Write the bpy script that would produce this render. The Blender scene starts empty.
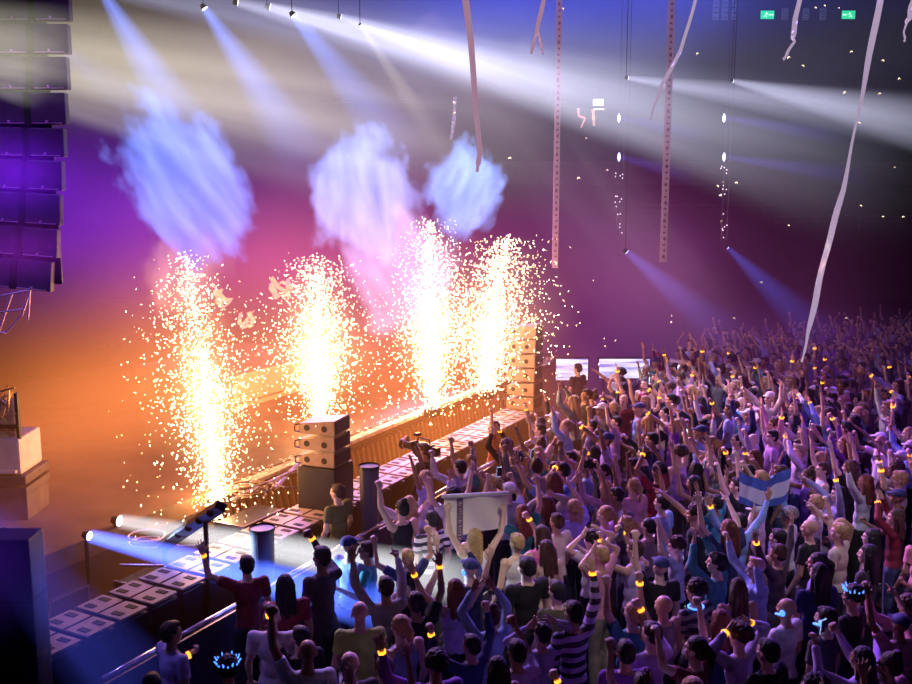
import bpy, bmesh, math, random
import numpy as np
from mathutils import Vector, Matrix, Euler, noise
random.seed(11)
D = bpy.data
SC = bpy.context.scene
COL = SC.collection
PI = math.pi

# ------------------------------------------------------------------ camera
CAMZ, F = 5.9, 1000.0
TH = math.atan(162 / 1000.0)
FWD = Vector((0, math.cos(TH), -math.sin(TH)))
UPV = Vector((0, math.sin(TH), math.cos(TH)))
CAM = Vector((0, 0, CAMZ))
def ray(px, py):
    return Vector((1, 0, 0)) * ((px - 456) / F) + UPV * ((342 - py) / F) + FWD
def P(px, py, z):            # point on the horizontal plane z
    r = ray(px, py); return CAM + r * ((z - CAMZ) / r.z)
def PY(px, py, Y):           # point on the vertical plane y = Y
    r = ray(px, py); return CAM + r * (Y / r.y)
cd = D.cameras.new('camera'); cam = D.objects.new('camera', cd); COL.objects.link(cam)
cam.location = CAM; cam.rotation_euler = (PI / 2 - TH, 0, 0)
cd.sensor_width = 36; cd.lens = 36 * F / 912; cd.clip_end = 200
SC.camera = cam
DV = Vector((math.sin(math.radians(28.2)), math.cos(math.radians(28.2)), 0))   # along the stage front
NV = Vector((DV.y, -DV.x, 0))                                                 # towards the crowd
ROT = math.atan2(DV.y, DV.x)
def SN(c, t, z=0):           # stage frame: c across (towards crowd), t along
    return NV * c + DV * t + Vector((0, 0, z))
def stage_c(p): return p.x * NV.x + p.y * NV.y
def stage_t(p): return p.x * DV.x + p.y * DV.y

# ------------------------------------------------------------------ materials
MATS = {}
def mat(name, color=(.5, .5, .5), rough=.6, metal=0., emit=None, es=0., objcol=False, noisy=0., scale=8.):
    if name in MATS: return MATS[name]
    m = D.materials.new(name); m.use_nodes = True; nt = m.node_tree; N = nt.nodes; L = nt.links
    b = N['Principled BSDF']
    b.inputs['Roughness'].default_value = rough; b.inputs['Metallic'].default_value = metal
    src = None
    if objcol:
        oi = N.new('ShaderNodeObjectInfo'); src = oi.outputs['Color']
    else:
        rgb = N.new('ShaderNodeRGB'); rgb.outputs[0].default_value = (*color, 1); src = rgb.outputs[0]
    if noisy:
        tc = N.new('ShaderNodeTexCoord'); nz = N.new('ShaderNodeTexNoise'); nz.inputs['Scale'].default_value = scale
        nz.inputs['Detail'].default_value = 3
        L.new(tc.outputs['Object'], nz.inputs['Vector'])
        mr = N.new('ShaderNodeMapRange'); mr.inputs['From Min'].default_value = .3; mr.inputs['From Max'].default_value = .7
        mr.inputs['To Min'].default_value = 1 - noisy; mr.inputs['To Max'].default_value = 1 + noisy * .5
        L.new(nz.outputs[0], mr.inputs['Value'])
        mx = N.new('ShaderNodeVectorMath'); mx.operation = 'SCALE'
        L.new(src, mx.inputs[0]); L.new(mr.outputs[0], mx.inputs['Scale']); src = mx.outputs[0]
        bp = N.new('ShaderNodeBump'); bp.inputs['Strength'].default_value = .25; bp.inputs['Distance'].default_value = .02
        L.new(nz.outputs[0], bp.inputs['Height']); L.new(bp.outputs[0], b.inputs['Normal'])
    L.new(src, b.inputs['Base Color'])
    if emit:
        b.inputs['Emission Color'].default_value = (*emit, 1); b.inputs['Emission Strength'].default_value = es
    MATS[name] = m; return m

def stripe_mat(name, axis='Z', freq=60, dark=(.03, .02, .05)):
    if name in MATS: return MATS[name]
    m = mat(name, objcol=True); nt = m.node_tree; N = nt.nodes; L = nt.links; b = N['Principled BSDF']
    tc = N.new('ShaderNodeTexCoord'); sp = N.new('ShaderNodeSeparateXYZ'); L.new(tc.outputs['Object'], sp.inputs[0])
    a = N.new('ShaderNodeMath'); a.operation = 'MULTIPLY'; a.inputs[1].default_value = freq; L.new(sp.outputs[axis], a.inputs[0])
    s = N.new('ShaderNodeMath'); s.operation = 'SINE'; L.new(a.outputs[0], s.inputs[0])
    g = N.new('ShaderNodeMath'); g.operation = 'GREATER_THAN'; g.inputs[1].default_value = .0; L.new(s.outputs[0], g.inputs[0])
    mx = N.new('ShaderNodeMix'); mx.data_type = 'RGBA'; L.new(g.outputs[0], mx.inputs[0])
    oi = N.new('ShaderNodeObjectInfo'); L.new(oi.outputs['Color'], mx.inputs[6]); mx.inputs[7].default_value = (*dark, 1)
    L.new(mx.outputs[2], b.inputs['Base Color']); return m

M_SKIN = mat('skin', objcol=True, rough=.5)
M_EYE = mat('eye', (.015, .01, .012), .3)
M_LIP = mat('lip', (.28, .09, .09), .5)
M_CLOTH = mat('cloth', objcol=True, rough=.85, noisy=.25, scale=9)
M_STRIPE = stripe_mat('striped cloth')
M_HAIR = mat('hair', objcol=True, rough=.68, noisy=.4, scale=45)
M_BAND = mat('amber glow band', (.9, .5, .1), emit=(1, .33, .02), es=2.6)
M_BLUEGLOW = mat('blue glow', (.2, .5, 1), emit=(.05, .20, 1), es=2.6)
M_BLACK = mat('black plastic', (.012, .011, .014), .45, noisy=.2)
M_DARKMETAL = mat('dark metal', (.04, .035, .04), .35, .8)
M_PHONE = mat('phone screen', (.1, .1, .1), emit=(.45, .6, 1), es=3)

# ------------------------------------------------------------------ helpers
def obj(name, me, parent=None, m=None, loc=None, rot=None, color=None):
    if isinstance(me, bmesh.types.BMesh):
        bm = me; me = D.meshes.new(name); bm.to_mesh(me); bm.free()
    if m is not None:
        if len(me.materials): me.materials.clear()
        for x in (m if isinstance(m, (list, tuple)) else [m]): me.materials.append(x)
    o = D.objects.new(name, me); COL.objects.link(o)
    if parent is not None: o.parent = parent
    if loc is not None: o.location = loc
    if rot is not None: o.rotation_euler = rot
    if color is not None: o.color = (*color, 1)
    return o
def tag(o, label, cat=None, group=None, kind=None):
    o['label'] = label
    if cat: o['category'] = cat
    if group: o['group'] = group
    if kind: o['kind'] = kind
    return o
def thing(name, label, cat, loc=(0, 0, 0), rotz=0., group=None, rot=None):
    o = D.objects.new(name, None); COL.objects.link(o); o.location = loc
    o.rotation_euler = rot if rot else (0, 0, rotz); o.empty_display_size = .2
    return tag(o, label, cat, group)
def BM(): return bmesh.new()
def xf(bm, vs, mtx): bmesh.ops.transform(bm, matrix=mtx, verts=vs)
def box(bm, size, loc=(0, 0, 0), rot=None, bevel=0.):
    r = bmesh.ops.create_cube(bm, size=1)['verts']
    M = Matrix.Translation(Vector(loc)) @ (rot.to_matrix().to_4x4() if rot else Matrix()) @ Matrix.Diagonal((*size, 1))
    xf(bm, r, M)
    if bevel:
        es = list({e for v in r for e in v.link_edges})
        bmesh.ops.bevel(bm, geom=es, offset=bevel, segments=2, affect='EDGES', profile=.6)
    return r
def quat_to(d): return Vector((0, 0, 1)).rotation_difference(Vector(d).normalized())
def cone(bm, a, b, r0, r1, seg=12, cap=True):
    a = Vector(a); b = Vector(b); d = b - a
    if d.length < 1e-6: return []
    r = bmesh.ops.create_cone(bm, cap_ends=cap, segments=seg, radius1=r0, radius2=r1, depth=d.length)['verts']
    xf(bm, r, Matrix.Translation((a + b) / 2) @ quat_to(d).to_matrix().to_4x4()); return r
def ell(bm, c, r, rot=None, sub=2):
    v = bmesh.ops.create_icosphere(bm, subdivisions=sub, radius=1)['verts']
    xf(bm, v, Matrix.Translation(Vector(c)) @ (rot.to_matrix().to_4x4() if rot else Matrix()) @ Matrix.Diagonal((*r, 1))); return v
def cap(bm, a, b, r0, r1, sub=2, seg=12):
    cone(bm, a, b, r0, r1, seg); ell(bm, a, (r0,) * 3, sub=sub); ell(bm, b, (r1,) * 3, sub=sub)
def tube(bm, pts, r, seg=6):
    for a, b in zip(pts[:-1], pts[1:]): cone(bm, a, b, r, r, seg)
def smooth(me, on=True):
    me.polygons.foreach_set('use_smooth', [on] * len(me.polygons)); return me
def remesh(bm, vox, name, it=2, fac=.35, dec=None):
    me = D.meshes.new('tmp'); bm.to_mesh(me); bm.free()
    o = D.objects.new('tmp', me); COL.objects.link(o)
    r = o.modifiers.new('r', 'REMESH'); r.mode = 'VOXEL'; r.voxel_size = vox; r.adaptivity = 0
    if it:
        s = o.modifiers.new('s', 'SMOOTH'); s.factor = fac; s.iterations = it
    if dec:
        d = o.modifiers.new('d', 'DECIMATE'); d.ratio = dec
    dg = bpy.context.evaluated_depsgraph_get(); dg.update()
    out = D.meshes.new_from_object(o.evaluated_get(dg)); out.name = name
    D.objects.remove(o); D.meshes.remove(me); return smooth(out)
def bisect(me, co, no):
    bm = BM(); bm.from_mesh(me)
    bmesh.ops.bisect_plane(bm, geom=bm.verts[:] + bm.edges[:] + bm.faces[:], plane_co=co, plane_no=no, clear_outer=True)
    bm.to_mesh(me); bm.free(); return me

# ------------------------------------------------------------------ person meshes
# pose: per side (upper dir, fore dir, hand) with +x = outward, +y = facing, z up
ARM = {
 'up':    ((.48, .22, .85), (.02, .22, .97), 'open'),
 'vee':   ((.70, .10, .70), (.35, .10, .93), 'open'),
 'fist':  ((.62, .30, .40), (.02, .22, .97), 'fist'),
 'down':  ((.22, .02, -.97), (.05, .42, -.85), 'open'),
 'phone': ((.25, .78, .20), (-.30, .38, .85), 'fist'),
 'point': ((.28, .68, .60), (.08, .80, .60), 'point'),
 'clap':  ((.34, .55, .72), (-.58, .18, .80), 'open'),
 'head':  ((.80, .05, .60), (-.86, .02, .42), 'open'),
 'wave':  ((.80, .08, .45), (.18, .08, .98), 'open'),
 'drink': ((.28, .25, -.85), (-.15, .90, .30), 'fist'),
 'pump':  ((.42, .12, .88), (.05, .05, 1.0), 'fist'),
 'hold':  ((.50, .30, .78), (.12, .22, .96), 'fist'),
}
POSES = [('up', 'up', 'both arms up'), ('vee', 'vee', 'arms in a V'), ('down', 'up', 'right arm up'),
 ('fist', 'fist', 'both fists up'), ('pump', 'down', 'left fist high'), ('clap', 'clap', 'clapping overhead'),
 ('phone', 'phone', 'hands at face'), ('down', 'point', 'right hand pointing'), ('wave', 'down', 'left arm waving'),
 ('head', 'head', 'hands over head'), ('down', 'down', 'arms down'), ('wave', 'up', 'arms raised unevenly'),
 ('drink', 'down', 'forearm held forward'), ('up', 'point', 'both arms reaching'), ('down', 'phone', 'one hand at face'),
 ('hold', 'hold', 'holding hands up wide')]
def arm_pts(side, spec):
    s = -1 if side == 0 else 1
    u, f, h = ARM[spec]
    sh = Vector((s * .185, 0, 1.435))
    up = u[2] > .3
    if up: sh = Vector((s * .175, .005, 1.465))
    U = Vector((s * u[0], u[1], u[2])).normalized(); Fd = Vector((s * f[0], f[1], f[2])).normalized()
    el = sh + U * .285; wr = el + Fd * .255
    return sh, el, wr, U, Fd, h, s
def body_mesh(pose, vox, name, hands=True):
    bm = BM()
    head(bm)
    cap(bm, (0, -.005, 1.44), (0, .008, 1.56), .058, .052)
    ell(bm, (0, 0, 1.33), (.155, .100, .19)); ell(bm, (0, 0, 1.12), (.13, .088, .18)); ell(bm, (0, -.005, .95), (.155, .105, .13))
    cap(bm, (-.14, 0, 1.425), (.14, 0, 1.425), .055, .055); ell(bm, (0, -.01, 1.46), (.11, .06, .05))
    for side in (0, 1):
        sh, el, wr, U, Fd, h, s = arm_pts(side, pose[side])
        ell(bm, sh - U * .01, (.060, .058, .060)); cap(bm, sh, el, .050, .038); cap(bm, el, wr, .040, .025)
        ell(bm, el + Fd * .07, (.041, .041, .041))
        cap(bm, wr, wr + Fd * .03, .024, .026)
        if hands: hand2(bm, wr, Fd, h, s)
        else: ell(bm, wr + Fd * .08, (.04, .04, .07))
        cap(bm, (s * .09, 0, .92), (s * .10, .02, .50), .085, .056); cap(bm, (s * .10, .02, .50), (s * .105, -.01, .09), .055, .036)
        ell(bm, (s * .10, -.015, .36), (.056, .058, .11)); ell(bm, (s * .11, .055, .04), (.045, .12, .038)); ell(bm, (s * .107, -.01, .06), (.038, .042, .055))
    me = remesh(bm, vox, name)
    n = len(me.polygons); c = np.empty(n * 3); me.polygons.foreach_get('center', c); c = c.reshape(-1, 3)
    mi = np.zeros(n, dtype=np.int32)
    for sx in (-1, 1):
        d = np.linalg.norm((c - np.array([sx * .032, .098, 1.668])) / np.array([.017, .03, .009]), axis=1); mi[d < 1] = 1
    d = np.linalg.norm((c - np.array([0, .108, 1.588])) / np.array([.026, .03, .0085]), axis=1); mi[d < 1] = 2
    for m in (M_SKIN, M_EYE, M_LIP): me.materials.append(m)
    me.polygons.foreach_set('material_index', mi); return me
def hand2(bm, wr, Fd, kind, s):
    n = Vector((0, 1, 0)) if abs(Fd.y) < .8 else Vector((0, 0, 1))
    n = (n - Fd * n.dot(Fd)).normalized(); lat = Fd.cross(n).normalized()
    if lat.x * s > 0: lat = -lat
    for k in range(4):                       # metacarpals make a flat palm
        off = .030 - .0205 * k
        cap(bm, wr + Fd * .02 + lat * off * .6, wr + Fd * (.092 - .004 * abs(k - 1)) + lat * off, .014, .0125, sub=1, seg=8)
    for k in range(4):
        off = .032 - .0215 * k; L = [.070, .080, .074, .058][k]
        p = wr + Fd * (.092 - .004 * abs(k - 1)) + lat * off
        d0 = (Fd + lat * (.30 - .20 * k) * (1 if kind == 'open' else .1)).normalized(); r = .0100
        for q in range(3):
            if kind == 'open' or (kind == 'point' and k == 0): ang = (.10, .22, .38)[q] + .06 * k
            else: ang = (1.2, 2.5, 3.1)[q]
            d = (d0 * math.cos(ang) + n * math.sin(ang)).normalized()
            e = p + d * (L * (.45, .32, .23)[q]); cap(bm, p, e, r, r * .94, sub=1, seg=8); p = e; r *= .94
    tb = wr + Fd * .035 + lat * .026
    t1 = tb + (lat * .80 + Fd * .6 + n * .2).normalized() * .042
    t2 = t1 + ((lat * .35 + Fd * .9 + n * .2) if kind == 'open' else (-lat * .5 + Fd * .5 + n * .7)).normalized() * .034
    cap(bm, tb, t1, .0140, .0115, sub=1, seg=8); cap(bm, t1, t2, .0115, .0098, sub=1, seg=8)
def head(bm):
    ell(bm, (0, -.005, 1.685), (.077, .097, .088), sub=3); ell(bm, (0, .028, 1.62), (.058, .070, .078), sub=3)
    ell(bm, (0, .070, 1.562), (.030, .028, .022)); cap(bm, (0, .096, 1.668), (0, .117, 1.632), .009, .014)
    ell(bm, (0, .085, 1.688), (.055, .016, .012)); ell(bm, (0, .096, 1.588), (.024, .014, .010))
    for s in (-1, 1):
        ell(bm, (s * .079, -.005, 1.645), (.010, .020, .032)); ell(bm, (s * .038, .072, 1.632), (.022, .022, .02))
        ell(bm, (s * .012, .106, 1.628), (.009, .010, .008))
def shirt_mesh(pose, kind, vox, name):
    bm = BM(); g = .012
    ell(bm, (0, 0, 1.33), (.155 + g, .100 + g, .19)); ell(bm, (0, 0, 1.13), (.138 + g, .095 + g, .20)); ell(bm, (0, -.005, .96), (.158 + g, .108 + g, .15))
    if kind != 'tank': cap(bm, (-.14, 0, 1.428), (.14, 0, 1.428), .055 + g, .055 + g); ell(bm, (0, -.01, 1.455), (.115, .068, .055))
    else: cap(bm, (-.09, 0, 1.43), (.09, 0, 1.43), .045 + g, .045 + g)
    for side in (0, 1):
        sh, el, wr, U, Fd, h, s = arm_pts(side, pose[side])
        if kind == 'tee':
            ell(bm, sh - U * .01, (.070, .068, .070)); cone(bm, sh, sh + U * .17, .066, .060, 16)
        elif kind == 'sleeve':
            ell(bm, sh - U * .01, (.070, .068, .070)); cap(bm, sh, el, .064, .052); cone(bm, el, wr - Fd * .01, .054, .036, 14)
    me = remesh(bm, vox, name, it=3)
    for v in me.vertices:                    # cloth folds
        f = noise.noise(Vector((v.co.x * 11, v.co.y * 11, v.co.z * 5))) * .010
        v.co += v.normal * f
    bisect(me, (0, 0, .90), (0, 0, -1)); return me
def trousers_mesh(vox=.02):
    bm = BM(); g = .012
    ell(bm, (0, -.005, .94), (.158 + g, .108 + g, .13))
    for s in (-1, 1):
        cap(bm, (s * .09, 0, .90), (s * .10, .02, .50), .098, .070); cone(bm, (s * .10, .01, .50), (s * .105, -.015, .09), .078, .070, 14)
    me = remesh(bm, vox, 'trousers', it=2); bisect(me, (0, 0, 1.02), (0, 0, 1)); return me
def hair_mesh(kind, vox=.011):
    bm = BM()
    if kind != 'bald':
        ell(bm, (0, -.014, 1.697), (.084, .100, .090), sub=3)
    if kind == 'short':
        ell(bm, (0, -.045, 1.65), (.076, .066, .075)); ell(bm, (0, .045, 1.745), (.06, .045, .03))
    if kind == 'curly':
        for k in range(46):
            a = k * 2.4; z = 1 - 1.35 * (k / 46.); r = math.sqrt(max(0, 1 - z * z))
            p = Vector((math.cos(a) * r * .090, math.sin(a) * r * .10 - .025, 1.705 + z * .095))
            if p.y > .06 and p.z < 1.72: continue
            ell(bm, p, (.026,) * 3, sub=1)
    if kind in ('long', 'pony', 'bun'): ell(bm, (0, -.05, 1.655), (.080, .066, .085))
    if kind == 'long':
        for s in (-1, 0, 1):
            cap(bm, (s * .055, -.055, 1.66), (s * .075, -.105, 1.36 + .03 * abs(s)), .045, .030)
            cap(bm, (s * .075, -.01, 1.68), (s * .088, -.015, 1.47), .024, .018)
    if kind == 'pony': cap(bm, (0, -.105, 1.70), (0, -.150, 1.66), .032, .036); cap(bm, (0, -.150, 1.66), (0, -.135, 1.45), .036, .016)
    if kind == 'bun': ell(bm, (0, -.055, 1.785), (.045, .045, .040)); 
    if kind == 'cap':
        ell(bm, (0, -.01, 1.715), (.090, .106, .078), sub=3); ell(bm, (0, .115, 1.715), (.062, .070, .011)); ell(bm, (0, -.01, 1.792), (.01, .01, .008))
    me = remesh(bm, vox, 'hair', it=2)
    if kind == 'cap': bisect(me, (0, 0, 1.70), (0, 0, -1)); return me
    amp = {'short': .006, 'long': .009, 'curly': .010}.get(kind, .005)
    for v in me.vertices:
        f = noise.noise(Vector((v.co.x * 60, v.co.y * 60, v.co.z * 12))); v.co += v.normal * f * amp
    # clear the face
    bm = BM(); bm.from_mesh(me)
    dead = [v for v in bm.verts if v.co.y > .045 and v.co.z < 1.715 and abs(v.co.x) < .070]
    bmesh.ops.delete(bm, geom=dead, context='VERTS'); bm.to_mesh(me); bm.free(); return me

PALETTE = [('white', (.78, .76, .8)), ('black', (.015, .014, .018)), ('charcoal', (.06, .055, .07)), ('navy', (.02, .03, .12)), ('light blue', (.30, .45, .8)),
 ('lavender', (.5, .4, .75)), ('maroon', (.2, .02, .05)), ('purple', (.22, .07, .42)), ('teal', (.05, .3, .35)), ('cream', (.72, .62, .5)), ('olive', (.14, .15, .06)),
 ('grey', (.25, .25, .28)), ('pink', (.7, .3, .42)), ('yellow-green', (.45, .6, .12)), ('rust', (.4, .12, .05))]
PAL = dict(PALETTE)
HAIRCOL = {'black': (.012, .009, .010), 'brown': (.07, .03, .018), 'blonde': (.5, .33, .15), 'auburn': (.17, .05, .025), 'grey': (.3, .29, .3), 'white': (.75, .73, .75), 'navy': (.03, .04, .15), 'red': (.4, .03, .04)}
SKINS = [(.55, .34, .25), (.62, .42, .32), (.45, .26, .18), (.30, .16, .10), (.68, .48, .38), (.18, .09, .06)]
BODIES, SHIRTS, HAIRS = {}, {}, {}
TROUSERS = trousers_mesh(); TROUSERS.materials.append(M_CLOTH)
def get_body(i):
    if i not in BODIES: BODIES[i] = body_mesh(POSES[i], .0088, 'body')
    return BODIES[i]
def get_shirt(i, k, striped):
    key = (i, k, striped)
    if key not in SHIRTS:
        if (i, k, not striped) in SHIRTS: me = SHIRTS[(i, k, not striped)].copy(); me.materials.clear()
        else: me = shirt_mesh(POSES[i], k, .017, 'shirt')
        me.materials.append(M_STRIPE if striped else M_CLOTH); SHIRTS[key] = me
    return SHIRTS[key]
def get_hair(k):
    if k not in HAIRS:
        HAIRS[k] = hair_mesh(k); HAIRS[k].materials.append(M_CLOTH if k == 'cap' else M_HAIR)
    return HAIRS[k]
def band_mesh():
    bm = BM(); n = 14
    bmesh.ops.create_cone(bm, cap_ends=False, segments=n, radius1=.034, radius2=.034, depth=.030)
    box(bm, (.034, .02, .034), (0, .034, 0), bevel=.005); me = D.meshes.new('wristband'); bm.to_mesh(me); bm.free()
    me.materials.append(M_BAND); return me
BAND = band_mesh()
def phone_mesh():
    bm = BM(); box(bm, (.075, .010, .15), bevel=.004); n = len(bm.faces)
    box(bm, (.066, .002, .136), (0, -.006, 0)); bm.faces.ensure_lookup_table()
    for f in bm.faces[n:]: f.material_index = 1
    me = D.meshes.new('phone'); bm.to_mesh(me); bm.free(); me.materials.append(M_BLACK); me.materials.append(M_PHONE); return me
PHONE = phone_mesh()
PEOPLE = []       # (root, x, y)
def person(x, y, z0, yaw, pose, shirt, shirtcol, hair, haircol, label, group=None, skin=None, striped=False, scale=1., bands=(), wide=1., extras=(), trousers=(.03, .03, .05), tilt=(0, 0)):
    r = thing('person', label, 'person', (x, y, z0), group=group, rot=(tilt[0], tilt[1], yaw))
    r.scale = (scale * wide, scale * wide, scale)
    sk = skin or random.choice(SKINS[:5])
    obj('body', get_body(pose), r, color=sk)
    obj('shirt', get_shirt(pose, shirt, striped), r, color=shirtcol)
    obj('trousers', TROUSERS, r, color=trousers)
    if hair != 'bald': obj('cap' if hair == 'cap' else 'hair', get_hair(hair), r, color=haircol)
    for side in bands:
        sh, el, wr, U, Fd, h, s = arm_pts(side, POSES[pose][side])
        b = obj('wristband', BAND, r, loc=wr - Fd * .012); b.rotation_mode = 'QUATERNION'; b.rotation_quaternion = quat_to(Fd)
    for e in extras:
        if e == 'crown':
            bm = BM()
            for k in range(16):
                a = k * PI / 8; p = Vector((math.cos(a) * .085, math.sin(a) * .1 - .01, 1.735)); q = p + Vector((math.cos(a) * .03, math.sin(a) * .03, .03 + .02 * (k % 2)))
                cone(bm, p, q, .011, .005, 6)
            obj('glow_crown', bm, r, M_BLUEGLOW)
        elif e == 'necklace':
            bm = BM(); pts = [Vector((math.cos(a) * .085, math.sin(a) * .075 - .005, 1.495)) for a in np.linspace(0, 2 * PI, 17)]
            tube(bm, pts, .010); obj('glow_necklace', bm, r, M_BLUEGLOW)
        elif e == 'glasses':
            bm = BM()
            for s in (-1, 1): ell(bm, (s * .033, .108, 1.668), (.026, .010, .018)); box(bm, (.004, .10, .006), (s * .076, .055, 1.672))
            box(bm, (.02, .006, .006), (0, .117, 1.674)); obj('sunglasses', bm, r, M_BLACK)
        elif e == 'earglow':
            bm = BM(); ell(bm, (-.085, 0, 1.64), (.022, .03, .035)); cap(bm, (-.085, .01, 1.62), (-.03, .105, 1.585), .010, .012); obj('glow_headset', bm, r, M_BLUEGLOW)
    PEOPLE.append((r, x, y)); return r
TARGET = Vector((-5.0, 19.5, 0))
def yaw_to(x, y, tx=TARGET.x, ty=TARGET.y): return math.atan2(ty - y, tx - x) - PI / 2

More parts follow.
